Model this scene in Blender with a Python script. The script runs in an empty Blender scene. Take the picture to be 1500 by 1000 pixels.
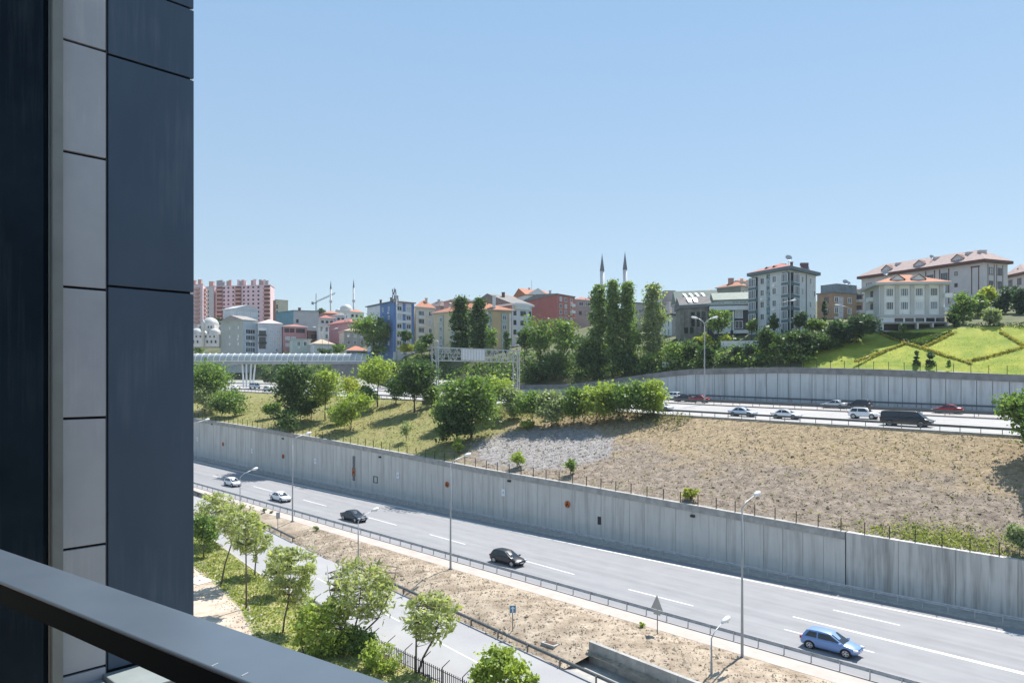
import bpy, bmesh, math, random
import numpy as np
from mathutils import Vector, Matrix
R = math.radians
rng = np.random.default_rng(7); random.seed(7)
S = bpy.context.scene
COL = S.collection
# ---------------------------------------------------------------- camera / world
F, H, ZC = 1083., 555., 22.          # focal length in px of a 1500 px wide picture, eye-level row, eye height
cam = bpy.data.cameras.new('Camera'); cam.sensor_width = 36; cam.lens = F*36/1500; cam.shift_y = (H-500)/1500
cam.clip_start = .1; cam.clip_end = 20000
co = bpy.data.objects.new('Camera', cam); COL.objects.link(co); co.location = (0, 0, ZC); co.rotation_euler = (R(90), 0, 0); S.camera = co
AZ, EL = R(36), R(57)
w = bpy.data.worlds.new('World'); S.world = w; w.use_nodes = True
nt = w.node_tree; bg = nt.nodes['Background']; sky = nt.nodes.new('ShaderNodeTexSky'); sky.sky_type = 'NISHITA'
sky.sun_disc = False; sky.sun_elevation = EL; sky.sun_rotation = AZ; sky.altitude = 100; sky.air_density = 1.0; sky.dust_density = .0; sky.ozone_density = 1.0
smx = nt.nodes.new('ShaderNodeMixRGB'); smx.inputs[0].default_value = .68; smx.inputs[2].default_value = (3.1, 4.4, 5.7, 1)   # clear, slightly milky summer air
tcw = nt.nodes.new('ShaderNodeTexCoord'); sxz = nt.nodes.new('ShaderNodeSeparateXYZ'); nt.links.new(tcw.outputs['Generated'], sxz.inputs[0])
rpw = nt.nodes.new('ShaderNodeValToRGB'); rpw.color_ramp.elements[0].color = (3.6, 4.5, 5.15, 1); rpw.color_ramp.elements[0].position = .04; rpw.color_ramp.elements[1].color = (2.2, 3.85, 5.9, 1); rpw.color_ramp.elements[1].position = .55
nt.links.new(sxz.outputs[2], rpw.inputs[0]); nt.links.new(rpw.outputs[0], smx.inputs[2])
nt.links.new(sky.outputs[0], smx.inputs[1]); nt.links.new(smx.outputs[0], bg.inputs[0]); bg.inputs[1].default_value = .066
sl = bpy.data.lights.new('sun', 'SUN'); sl.energy = 3.7; sl.angle = R(.53); sl.color = (1, .955, .89)
so = bpy.data.objects.new('sun', sl); COL.objects.link(so)
sd = Vector((math.sin(AZ)*math.cos(EL), math.cos(AZ)*math.cos(EL), math.sin(EL)))
so.rotation_euler = (-sd).to_track_quat('-Z', 'Y').to_euler(); so.location = (0, 0, 300)
S.view_settings.view_transform = 'Standard'; S.view_settings.look = 'None'; S.view_settings.exposure = 1.18; S.view_settings.gamma = 1
S.cycles.max_bounces = 6; S.cycles.transparent_max_bounces = 6
# ---------------------------------------------------------------- materials
MATS = {}
def mat(name, col, rough=.8, var=.0, scale=3., col2=None, metal=0., bump=0., bscale=None, spec=.3, det=4., stretch=None, trans=0.):
    """Principled; col<->col2 mixed by noise over the place."""
    if name in MATS: return MATS[name]
    m = bpy.data.materials.new(name); m.use_nodes = True; n = m.node_tree.nodes; l = m.node_tree.links
    b = n['Principled BSDF']; b.inputs['Roughness'].default_value = rough; b.inputs['Metallic'].default_value = metal
    b.inputs['Specular IOR Level'].default_value = spec
    col = tuple(col)
    if col2 is None and var: col2 = tuple(min(1, c*(1+var)) for c in col); col = tuple(c*(1-var) for c in col)
    if col2 is not None or bump:
        g = n.new('ShaderNodeNewGeometry'); src = g.outputs['Position']
        if stretch:
            mp = n.new('ShaderNodeMapping'); mp.inputs['Scale'].default_value = stretch; l.new(src, mp.inputs[0]); src = mp.outputs[0]
        t = n.new('ShaderNodeTexNoise'); t.inputs['Scale'].default_value = scale; t.inputs['Detail'].default_value = det; t.inputs['Roughness'].default_value = .65
        l.new(src, t.inputs['Vector'])
    if col2 is not None:
        r = n.new('ShaderNodeValToRGB'); r.color_ramp.elements[0].position = .34; r.color_ramp.elements[1].position = .66
        r.color_ramp.elements[0].color = (*col, 1); r.color_ramp.elements[1].color = (*col2, 1)
        l.new(t.outputs['Fac'], r.inputs[0]); l.new(r.outputs[0], b.inputs['Base Color'])
    else: b.inputs['Base Color'].default_value = (*col, 1)
    if bump:
        t2 = n.new('ShaderNodeTexNoise'); t2.inputs['Scale'].default_value = bscale or scale*3; t2.inputs['Detail'].default_value = 5
        l.new(g.outputs['Position'], t2.inputs['Vector'])
        bp = n.new('ShaderNodeBump'); bp.inputs['Strength'].default_value = bump; bp.inputs['Distance'].default_value = .1
        l.new(t2.outputs['Fac'], bp.inputs['Height']); l.new(bp.outputs[0], b.inputs['Normal'])
    if trans:
        tr = n.new('ShaderNodeBsdfTranslucent'); mx = n.new('ShaderNodeMixShader'); mx.inputs[0].default_value = trans
        if col2 is not None:
            br = n.new('ShaderNodeMixRGB'); br.blend_type = 'MULTIPLY'; br.inputs[0].default_value = 1; br.inputs[2].default_value = (1.25, 1.35, .6, 1)
            l.new(r.outputs[0], br.inputs[1]); l.new(br.outputs[0], tr.inputs[0])
        else: tr.inputs[0].default_value = (*col, 1)
        l.new(b.outputs[0], mx.inputs[1]); l.new(tr.outputs[0], mx.inputs[2]); l.new(mx.outputs[0], n['Material Output'].inputs[0])
    MATS[name] = m; return m
def leafmat(name, a, b, scale=1.3):
    m = mat(name, a, .5, scale=scale, col2=b, trans=.42, det=3, spec=.3); nd = m.node_tree.nodes; l = m.node_tree.links
    t = next(n for n in nd if n.type == 'TEX_NOISE'); rp = next(n for n in nd if n.type == 'VALTORGB'); g = next(n for n in nd if n.type == 'NEW_GEOMETRY')
    if 'island' not in m:      # every leaf a little different, besides the drift over the crown
        mx = nd.new('ShaderNodeMixRGB'); mx.inputs[0].default_value = .45; l.new(t.outputs['Fac'], mx.inputs[1]); l.new(g.outputs['Random Per Island'], mx.inputs[2]); l.new(mx.outputs[0], rp.inputs[0]); rp.color_ramp.elements[0].position = .25; rp.color_ramp.elements[1].position = .75; m['island'] = 1
    return m
LEAF = {
 'd': leafmat('leaf_dark', (.032, .07, .028), (.115, .185, .068)),
 'm': leafmat('leaf_mid', (.085, .155, .045), (.25, .345, .115)),
 'l': leafmat('leaf_light', (.18, .265, .05), (.42, .48, .13)),
 'g': leafmat('leaf_grey', (.16, .21, .11), (.38, .43, .25)),
 'c': leafmat('leaf_conifer', (.026, .06, .04), (.085, .145, .078)),
 'p': leafmat('leaf_pine', (.21, .26, .10), (.53, .55, .28), 1.8),
 'y': leafmat('leaf_yellow', (.27, .31, .05), (.48, .5, .12), 2),
 'q': leafmat('leaf_poplar', (.07, .13, .045), (.27, .37, .15), 1.6),
}
BARK = mat('bark', (.09, .075, .06), .9, .35, 8)
M_ = dict(
 asphalt=mat('asphalt', (.225, .225, .235), .85, scale=.12, col2=(.275, .275, .285), bump=.15, bscale=20, stretch=None),
 asph2=mat('asphalt_slip', (.28, .28, .29), .85, scale=.15, col2=(.33, .328, .33), bump=.15, bscale=20),
 asph3=mat('asphalt_upper', (.33, .322, .318), .85, .08, .1),
 paint=mat('road_paint', (.72, .71, .68), .7, .12, 3),
 pave=mat('pavement_concrete', (.42, .365, .33), .9, .1, .6),
 conc=mat('concrete', (.30, .30, .295), .9, .12, .5),
 kerb=mat('kerb_concrete', (.36, .345, .32), .9, .15, 1.2),
 galv=mat('galvanised_steel', (.42, .43, .44), .45, .15, 2, metal=.3),
 galvd=mat('weathered_steel', (.17, .175, .175), .55, .15, 2, metal=.4),
 white=mat('white_paint', (.75, .76, .76), .5, .05, 1),
 lampw=mat('lamp_grey', (.42, .44, .45), .45, .08, 2, metal=.3),
 dark=mat('dark_metal', (.028, .03, .033), .6),
 black=mat('black_rubber', (.018, .018, .02), .8),
 glass=mat('glass_dark', (.03, .04, .05), .12, spec=.6),
 carglass=mat('car_glass', (.02, .026, .032), .08, spec=.7),
 pane=mat('window_glass', (.10, .125, .15), .15, .35, .25, spec=.7),
 pwhite=mat('frame_white', (.8, .8, .8), .6),
 rim=mat('rim_alloy', (.5, .51, .53), .35, metal=.6),
 plate=mat('plate_white', (.7, .7, .7), .5),
 red=mat('lamp_red', (.45, .02, .02), .3),
 head=mat('lamp_clear', (.65, .67, .7), .15, spec=.7),
 tile=mat('roof_tile_orange', (.34, .13, .075), .85, scale=1.5, col2=(.45, .2, .12)),
 tilered=mat('roof_tile_red', (.30, .10, .085), .85, scale=1.5, col2=(.42, .18, .15)),
 tilegrey=mat('roof_grey', (.20, .19, .185), .85, .2, 1),
 tilepink=mat('roof_pinkgrey', (.36, .27, .25), .85, .15, 1.2),
 tilebeige=mat('roof_beige', (.42, .33, .24), .85, .2, 1.2),
 roofgreen=mat('roof_greygreen', (.22, .26, .22), .7, .15, 1),
)
def wallmat(name, c, v=.07):
    g = sum(c)/3; return mat(name, tuple(min(.8, (x*.88+g*.12)*1.2) for x in c), .85, v, .35)
# ---------------------------------------------------------------- mesh helpers
class MB:
    def __init__(s): s.v = []; s.f = []; s.mi = []
    def add(s, vs, fs, mi=0):
        o = len(s.v); s.v += [tuple(v) for v in vs]; s.f += [tuple(i+o for i in f) for f in fs]; s.mi += [mi]*len(fs); return s
    def box(s, c, d, mi=0, rot=None):
        x, y, z = d[0]/2, d[1]/2, d[2]/2
        vs = [Vector((a*x, b*y, e*z)) for e in (-1, 1) for a, b in ((-1, -1), (1, -1), (1, 1), (-1, 1))]
        if rot is not None: vs = [rot @ v for v in vs]
        c = Vector(c); return s.add([c+v for v in vs], [(3, 2, 1, 0), (4, 5, 6, 7), (0, 1, 5, 4), (1, 2, 6, 5), (2, 3, 7, 6), (3, 0, 4, 7)], mi)
    def tube(s, pts, rad, n=6, mi=0):
        pts = [Vector(p) for p in pts]
        if not hasattr(rad, '__len__'): rad = [rad]*len(pts)
        rings = []
        for i, p in enumerate(pts):
            d = (pts[min(i+1, len(pts)-1)]-pts[max(i-1, 0)]).normalized()
            a = d.orthogonal().normalized() if abs(d.z) > .99 else Vector((0, 0, 1)).cross(d).normalized(); b = d.cross(a)
            rings.append([p+(a*math.cos(2*math.pi*k/n)+b*math.sin(2*math.pi*k/n))*rad[i] for k in range(n)])
        vs = [v for r in rings for v in r]; fs = []
        for i in range(len(pts)-1):
            for k in range(n): fs.append((i*n+k, i*n+(k+1) % n, (i+1)*n+(k+1) % n, (i+1)*n+k))
        fs.append(tuple(range(n-1, -1, -1))); fs.append(tuple((len(pts)-1)*n+k for k in range(n)))
        return s.add(vs, fs, mi)
    def prism(s, poly, z0, z1, mi=0):
        n = len(poly); vs = [(p[0], p[1], z0) for p in poly]+[(p[0], p[1], z1) for p in poly]
        fs = [tuple(range(n-1, -1, -1)), tuple(range(n, 2*n))]+[(i, (i+1) % n, n+(i+1) % n, n+i) for i in range(n)]
        return s.add(vs, fs, mi)
    def lathe(s, prof, c=(0, 0, 0), n=12, mi=0):
        vs = []; fs = []
        for r, z in prof:
            for k in range(n): a = 2*math.pi*k/n; vs.append((c[0]+r*math.cos(a), c[1]+r*math.sin(a), c[2]+z))
        for i in range(len(prof)-1):
            for k in range(n): fs.append((i*n+k, i*n+(k+1) % n, (i+1)*n+(k+1) % n, (i+1)*n+k))
        fs.append(tuple(range(n-1, -1, -1))); fs.append(tuple((len(prof)-1)*n+k for k in range(n)))
        return s.add(vs, fs, mi)
    def mesh(s, name, mats, smooth=False):
        me = bpy.data.meshes.new(name); me.from_pydata(s.v, [], s.f)
        for m in (mats if isinstance(mats, (list, tuple)) else [mats]): me.materials.append(m)
        me.polygons.foreach_set('material_index', s.mi)
        if smooth: me.polygons.foreach_set('use_smooth', [True]*len(s.f))
        me.update(); return me
    def build(s, name, mats, parent=None, loc=None, smooth=False):
        return link(name, s.mesh(name, mats, smooth), parent, loc)
def link(name, me, parent=None, loc=None, rz=0):
    o = bpy.data.objects.new(name, me); COL.objects.link(o)
    if parent: o.parent = parent
    if loc is not None: o.location = loc
    if rz: o.rotation_euler = (0, 0, rz)
    return o
def tag(o, label=None, cat=None, group=None, kind=None):
    if label: o['label'] = label
    if cat: o['category'] = cat
    if group: o['group'] = group
    if kind: o['kind'] = kind
    return o
def root(name, loc, label, cat, group=None, rz=0):
    o = bpy.data.objects.new(name, None); COL.objects.link(o); o.location = loc; o.rotation_euler = (0, 0, rz); o.empty_display_size = .5
    return tag(o, label, cat, group)
def struct(o): o['kind'] = 'structure'; return o
def copy_tree(o, parent=None):
    c = o.copy(); COL.objects.link(c)
    if parent: c.parent = parent
    for ch in list(o.children): copy_tree(ch, c)
    return c
def quads(name, V, m):
    """V: (N,4,3)"""
    N = len(V); me = bpy.data.meshes.new(name); me.vertices.add(N*4); me.vertices.foreach_set('co', V.astype(np.float32).ravel())
    me.loops.add(N*4); me.loops.foreach_set('vertex_index', np.arange(N*4, dtype=np.int32))
    me.polygons.add(N); me.polygons.foreach_set('loop_start', np.arange(0, N*4, 4, dtype=np.int32)); me.polygons.foreach_set('loop_total', np.full(N, 4, np.int32))
    me.materials.append(m); me.update(calc_edges=True); return me
def leaves(C, size, up=.5, aspect=1.6):
    """random leaf-sized quads at the centres C"""
    N = len(C); n = rng.normal(size=(N, 3)); n[:, 2] += up; n /= np.linalg.norm(n, axis=1)[:, None]
    r = rng.normal(size=(N, 3)); a = np.cross(n, r); a /= np.linalg.norm(a, axis=1)[:, None]+1e-9; b = np.cross(n, a)
    sz = size*np.clip(rng.lognormal(-.12, .38, N), .35, 2.0)[:, None]; a = a*sz*aspect/2; b = b*sz/2
    return np.stack([C-a*.9-b*.5, C+a*.2-b, C+a, C-a*.1+b], 1)
# ---------------------------------------------------------------- frame of the highway (s along it, away to the left; t across it, away from us)
VPX, VPY = -373., 525.
_h = math.hypot(VPX-750, F); DX, DY, GR = (VPX-750)/_h, F/_h, (H-VPY)/_h
NX, NY = DY, -DX
PX0, PY0 = (660-750)/F*84, 84.; PZ0 = ZC-(835-H)/F*84
def zm(x, y): return PZ0+GR*((x-PX0)*DX+(y-PY0)*DY)
def st(x, y): return (x-PX0)*DX+(y-PY0)*DY, (x-PX0)*NX+(y-PY0)*NY
def P(s, t, dz=0.): return Vector((PX0+s*DX+t*NX, PY0+s*DY+t*NY, PZ0+GR*s+dz))
def main(px, py, dz=0.):
    k = (px-750)/F; m = (py-H)/F
    y = (ZC-PZ0-dz+GR*(PX0*DX+PY0*DY))/(m+GR*(k*DX+DY)); return k*y, y
def pix(px, py, Y): return Vector(((px-750)/F*Y, Y, ZC-(py-H)/F*Y))
def on_t(px, t):
    k = (px-750)/F; return (t+PX0*NX+PY0*NY)/(k*NX+NY)
HEAD = math.atan2(-DY, -DX)          # direction of travel on the lower road: towards us, to the right
lerp = lambda x, xs, ys: float(np.interp(x, xs, ys))
def WL(s): s = min(s, 110); return 20.2222-.0406*s+.000238*s*s
def TW(s): return WL(s)+5
def HW(s): return lerp(s, [-90, -50, -34, -15, 0, 20, 42, 63, 91, 125, 300], [5.1, 5.67, 5.94, 6.52, 6.98, 7.4, 8.17, 8.73, 9.23, 9.44, 9.9])
def ZU(s): return lerp(s, [-90, 50, 153, 300], [15.65, 15.65, 14.8, 13.6])
def TR(s): return min(-7.0+.112*s, .2)       # slip-road guard rail
def ZS(s): return lerp(s, [20, 75], [-1.1, -.25])
def TK(s): return min(-16.9+.155*s, -1) if s > -10 else -18.45+.03*(s+10)     # near kerb of the slip road
def TY(s): return lerp(s, [-25, 0, 6, 15, 30, 80], [-30, -24, -22, -20.3, -18.2, -14])     # verge / yard limit
def ZD(s, t): # dirt strip between pavement and slip road
    a, b = TR(s)-.1, .2
    q = min(max((t-a)/max(b-a, .3), 0), 1); h = ZS(s)+(.11-ZS(s))*(q**.7)
    return h+.5*math.sin(math.pi*q)*lerp(s, [-40, -25, 0, 30], [1.5, 1.2, .8, .1])
def ZE(s, t):
    a = TW(s); q = min(max((t-a)/(52-a), 0), 1)
    return HW(s)-.15+(ZU(s)-HW(s))*(q*.93+.07*q*q)
def ZUP(s, t): return ZU(s)+lerp(t, [52, 75, 94], [0, .75, 1.3])
def hit(px, py, fz, y0=30, y1=400):
    """walk the sight line until it meets the surface of height fz(x,y)"""
    prev = None
    for Y in np.arange(y0, y1, .25):
        p = pix(px, py, Y); d = p.z-fz(p.x, p.y)
        if d <= 0: return p
    return pix(px, py, y1)
def zemb(x, y): s, t = st(x, y); return PZ0+GR*s+ZE(s, t) if t > TW(s) else -1e3
def zdirt(x, y): s, t = st(x, y); return PZ0+GR*s+ZD(s, t)
def znear(x, y): s, t = st(x, y); return PZ0+GR*s+ZS(s)
# ---------------------------------------------------------------- hillside
YW = lambda px: min(on_t(px, 94.6), 420) if px > -100 else 420
HT = [(-900, [(420, 562), (470, 530), (540, 505), (760, 482), (1500, 470)]),
 (-250, [(420, 560), (450, 532), (520, 505), (700, 480), (1500, 470)]), (285, [(355, 556), (374, 522), (440, 500), (650, 474), (1500, 466)]),
 (420, [(287, 557), (318, 520), (400, 490), (600, 464), (1500, 464)]), (540, [(257, 552), (283, 518), (340, 500), (560, 466), (1500, 464)]),
 (640, [(230, 556), (238, 525), (270, 507), (480, 462), (1500, 462)]), (760, [(207.5, 564), (224, 522), (260, 503), (450, 465), (1500, 460)]),
 (860, [(190.5, 562), (206, 522), (240, 495), (420, 458), (1500, 458)]), (960, [(175.5, 549), (190, 515), (215, 492), (400, 456), (1500, 456)]),
 (1010, [(169.5, 542), (183, 509), (205, 492), (380, 454), (1500, 455)]), (1100, [(159, 538), (172, 502), (186, 486), (350, 446), (1500, 452)]),
 (1200, [(149, 538), (162, 494), (185, 474), (340, 440), (1500, 450)]), (1300, [(140, 541), (160, 485), (185, 470), (320, 432), (1500, 448)]),
 (1400, [(132.5, 544), (152, 480), (180, 460), (300, 428), (1500, 445)]), (1500, [(126, 549.5), (146, 476), (175, 453), (300, 424), (1500, 445)]),
 (1800, [(109, 563), (128, 480), (160, 452), (300, 424), (1500, 445)]), (2600, [(82, 580), (100, 480), (140, 450), (300, 424), (1500, 445)])]
HPX = [h[0] for h in HT]
HYZ = [([a for a, b in h[1]], [ZC-(b-H)/F*a for a, b in h[1]]) for h in HT]
def hillz(x, y):
    px = 750+F*x/max(y, 1); px = min(max(px, -899), 2599)
    i = max(j for j in range(len(HPX)-1) if HPX[j] <= px); f = (px-HPX[i])/(HPX[i+1]-HPX[i])
    return float(np.interp(y, *HYZ[i]))*(1-f)+float(np.interp(y, *HYZ[i+1]))*f
def hill_grid(pxs, vs):
    """grid on the hill: v in 0..4 runs over the rows of the table"""
    vv = []
    for px in pxs:
        i = max(j for j in range(len(HPX)-1) if HPX[j] <= px); f = (px-HPX[i])/(HPX[i+1]-HPX[i])
        for v in vs:
            y = np.interp(v, range(5), HYZ[i][0])*(1-f)+np.interp(v, range(5), HYZ[i+1][0])*f
            z = np.interp(v, range(5), HYZ[i][1])*(1-f)+np.interp(v, range(5), HYZ[i+1][1])*f
            x = (px-750)/F*y; vv.append((x, y, z+.25*math.sin(x*.21+y*.13)*min(1, max(0, v-1))))
    n = len(vs); fs = [(a*n+b, a*n+b+1, (a+1)*n+b+1, (a+1)*n+b) for a in range(len(pxs)-1) for b in range(n-1)]
    return vv, [f[::-1] for f in fs]
hm = mat('hill_soil', (.055, .08, .028), .95, scale=.2, col2=(.14, .135, .07), bump=.6, bscale=2)
vs_ = [0, .15, .3, .45, .6, .8, 1, 1.3, 1.6, 2, 2.5, 3, 3.5, 4]
pxs = list(np.arange(-900, 1176, 25))
mb = MB(); mb.add(*hill_grid(pxs, vs_)); struct(mb.build('hill', hm, smooth=True))
mb = MB(); mb.add(*hill_grid(list(np.arange(1175, 2600, 15)), [1.0, 1.3, 1.6, 2, 2.5, 3, 3.5, 4])); struct(mb.build('hill', hm, smooth=True))
lm = mat('lawn_grass', (.15, .215, .025), .95, scale=.22, col2=(.33, .335, .05), bump=.2, bscale=8)
mb = MB(); mb.add(*hill_grid(list(np.arange(1175, 2600, 9)), [0, .1, .2, .3, .4, .5, .6, .7, .8, .9, 1.0])); struct(mb.build('lawn', lm, smooth=True))
# ground sheet under everything, out to the horizon
gm = mat('ground_soil', (.2, .17, .12), .95, .25, .05)
mb = MB(); mb.add([(-2650, -290, -9), (2850, -290, -9), (2850, 1780, -9), (-2650, 1780, -9)], [(0, 1, 2, 3)]); struct(mb.build('ground', gm))
# ---------------------------------------------------------------- strips along the highway
def strip(name, ss, ta, tb, za, zb, m, nt_=1, thick=0):
    """surface between two lines t=ta(s), t=tb(s) at heights za,zb above the road plane"""
    mb = MB(); vs = []
    for s in ss:
        for k in range(nt_+1):
            q = k/nt_; t = ta(s)*(1-q)+tb(s)*q; vs.append(P(s, t, (za(s)*(1-q)+zb(s)*q) if not callable(thick) else thick(s, t)))
    n = nt_+1; mb.add(vs, [(a*n+b, a*n+b+1, (a+1)*n+b+1, (a+1)*n+b) for a in range(len(ss)-1) for b in range(nt_)])
    mb.f = [f for f in mb.f]
    o = mb.build(name, m, smooth=True); return o
c0 = lambda v: (lambda s: v)
SS = list(np.arange(-90, 301, 5.))
struct(strip('road', SS, c0(2.6), lambda s: WL(s)+5.05, c0(0), c0(0), M_['asphalt']))
def curb(name, ss, ta, tb, z0, z1, m):
    mb = MB(); vs = []
    for s in ss: vs += [P(s, ta(s), z0(s)), P(s, ta(s), z1(s)), P(s, tb(s), z1(s)), P(s, tb(s), z0(s))]
    fs = []
    for i in range(len(ss)-1):
        for k in range(3): fs.append((i*4+k, i*4+k+1, i*4+4+k+1, i*4+4+k))
    fs += [(0, 3, 2, 1), tuple(len(ss)*4-4+k for k in range(4))]
    mb.add(vs, fs); return mb.build(name, m)
struct(curb('pavement', SS, lambda s: min(.3, 2), c0(2.75), c0(-1.5), c0(.13), M_['pave']))
struct(curb('kerb', SS, lambda s: WL(s)+1.75, lambda s: TW(s)+.05, c0(-.3), c0(.16), M_['kerb']))
def line(s0, s1, tf, wd, dz=.006, n=1):
    ss = np.linspace(s0, s1, max(2, int(abs(s1-s0)/5)+1)); return struct(strip('road_marking', ss, lambda s: tf(s)-wd/2, lambda s: tf(s)+wd/2, c0(dz), c0(dz), M_['paint']))
line(-85, 290, WL, .3)
LD = lambda s: lerp(s, [-60, -35, -18, 0, 31, 70, 120], [9.1, 9.0, 8.8, 9.4, 10.5, 11.5, 12.3])
for s in (-53, -34.9, -18.2, -3.1, 15.7, 31.1, 50.8, 69.7, 88, 106): line(s, s-7.6, LD, .16)
for s in (-35.9, -54): line(s, s-6, c0(17.8), .16)
mb = MB(); ss = np.linspace(-34, -85, 12); vs = []
for i, s in enumerate(ss): q = min(1, i/4); vs += [P(s, 12.95-.09-.2*q, .006), P(s, 12.95+.09+.2*q, .006)]
mb.add(vs, [(2*i, 2*i+1, 2*i+3, 2*i+2) for i in range(11)]); struct(mb.build('road_marking', M_['paint']))
def wear(o, m, base, dark, light):
    u = o.data.uv_layers.new(name='UVMap'); me = o.data; uv = np.zeros((len(me.loops), 2), np.float32)
    for lp in me.loops: v = me.vertices[lp.vertex_index].co; uv[lp.index] = st(v.x, v.y)
    u.data.foreach_set('uv', uv.ravel()); nd = m.node_tree.nodes; l = m.node_tree.links; b = nd['Principled BSDF']; un = nd.new('ShaderNodeUVMap')
    def nz(sx, sy, det):
        mp = nd.new('ShaderNodeMapping'); mp.inputs['Scale'].default_value = (sx, sy, 1); l.new(un.outputs[0], mp.inputs[0]); t = nd.new('ShaderNodeTexNoise'); t.inputs['Scale'].default_value = 1; t.inputs['Detail'].default_value = det; t.inputs['Roughness'].default_value = .6; l.new(mp.outputs[0], t.inputs['Vector']); return t.outputs['Fac']
    a = nd.new('ShaderNodeMixRGB'); a.inputs[0].default_value = .4; l.new(nz(.018, .75, 4), a.inputs[1]); l.new(nz(.35, .6, 7), a.inputs[2])
    rp = nd.new('ShaderNodeValToRGB'); e = rp.color_ramp.elements; e[0].position = .33; e[0].color = (*dark, 1); e[1].position = .68; e[1].color = (*light, 1); k = e.new(.5); k.color = (*base, 1); l.new(a.outputs[0], rp.inputs[0]); l.new(rp.outputs[0], b.inputs['Base Color'])
wear(next(o for o in COL.objects if o.name == 'road'), M_['asphalt'], (.245, .245, .255), (.205, .205, .214), (.282, .282, .29))
# slip road and its markings
SN = list(np.arange(-60, 121, 3.))
struct(strip('slip_road', SN, TK, lambda s: TR(s)-.5+.6, ZS, ZS, M_['asph2'], 2))
mb = MB()
CL = lambda s: lerp(s, [-40, -19, -4, 20, 60], [-15.4, -14.0, -12.2, -9.5, -4.4])
for s in (-41, -29, -13.3, -1, 11, 23, 35): line(s, s-6, CL, .13, dz=-1.088 if s < 22 else ZS(s-6)+.02)
struct(curb('kerb', SN, lambda s: TK(s)-.28, lambda s: TK(s), lambda s: ZS(s)-.4, lambda s: ZS(s)+.14, M_['kerb']))
# dirt strip
dm = mat('dirt', (.22, .168, .12), .95, scale=.5, col2=(.44, .365, .28), bump=1.0, bscale=3)
ss = list(np.arange(-62, 72, .8))
def noise2(x, y): return (math.sin(x*1.7+2*math.sin(y*.9))+math.sin(y*2.3+1.5*math.sin(x*1.1))+.6*math.sin(x*4.1+y*3.3))/2.6
def tdl(s): return TR(s)-.15+(2.2 if s < -25.3 else 0)
struct(strip('dirt_strip', ss, tdl, c0(.32), None, None, dm, 12, thick=lambda s, t: ZD(s, t)+.1*noise2(s, t)*min(1, max(0, (.2-t))*.5)))
struct(strip('gutter', [-61.5]+list(np.arange(-58.5, -23.4, 1.0)), lambda s: TR(s)-.6, lambda s: -7.25+.112*(s+25.5)+.1, lambda s: -1.12, lambda s: -1.12, M_['kerb']))
# verge and yard
vm = mat('verge_grass', (.17, .21, .06), .95, scale=.5, col2=(.36, .32, .15), bump=.8, bscale=6)
ym = mat('yard_soil', (.36, .28, .21), .95, scale=.5, col2=(.56, .47, .38), bump=.3, bscale=3)
struct(strip('verge', SN, TY, lambda s: TK(s)-.26, None, None, vm, 8, thick=lambda s, t: ZS(s)+.12+.08*noise2(s, t)))
struct(strip('yard', SN, c0(-75), lambda s: TY(s)+.02, None, None, ym, 10, thick=lambda s, t: ZS(s)+.12+.08*noise2(s, t)*(1 if t > -22 else 0)))
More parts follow.
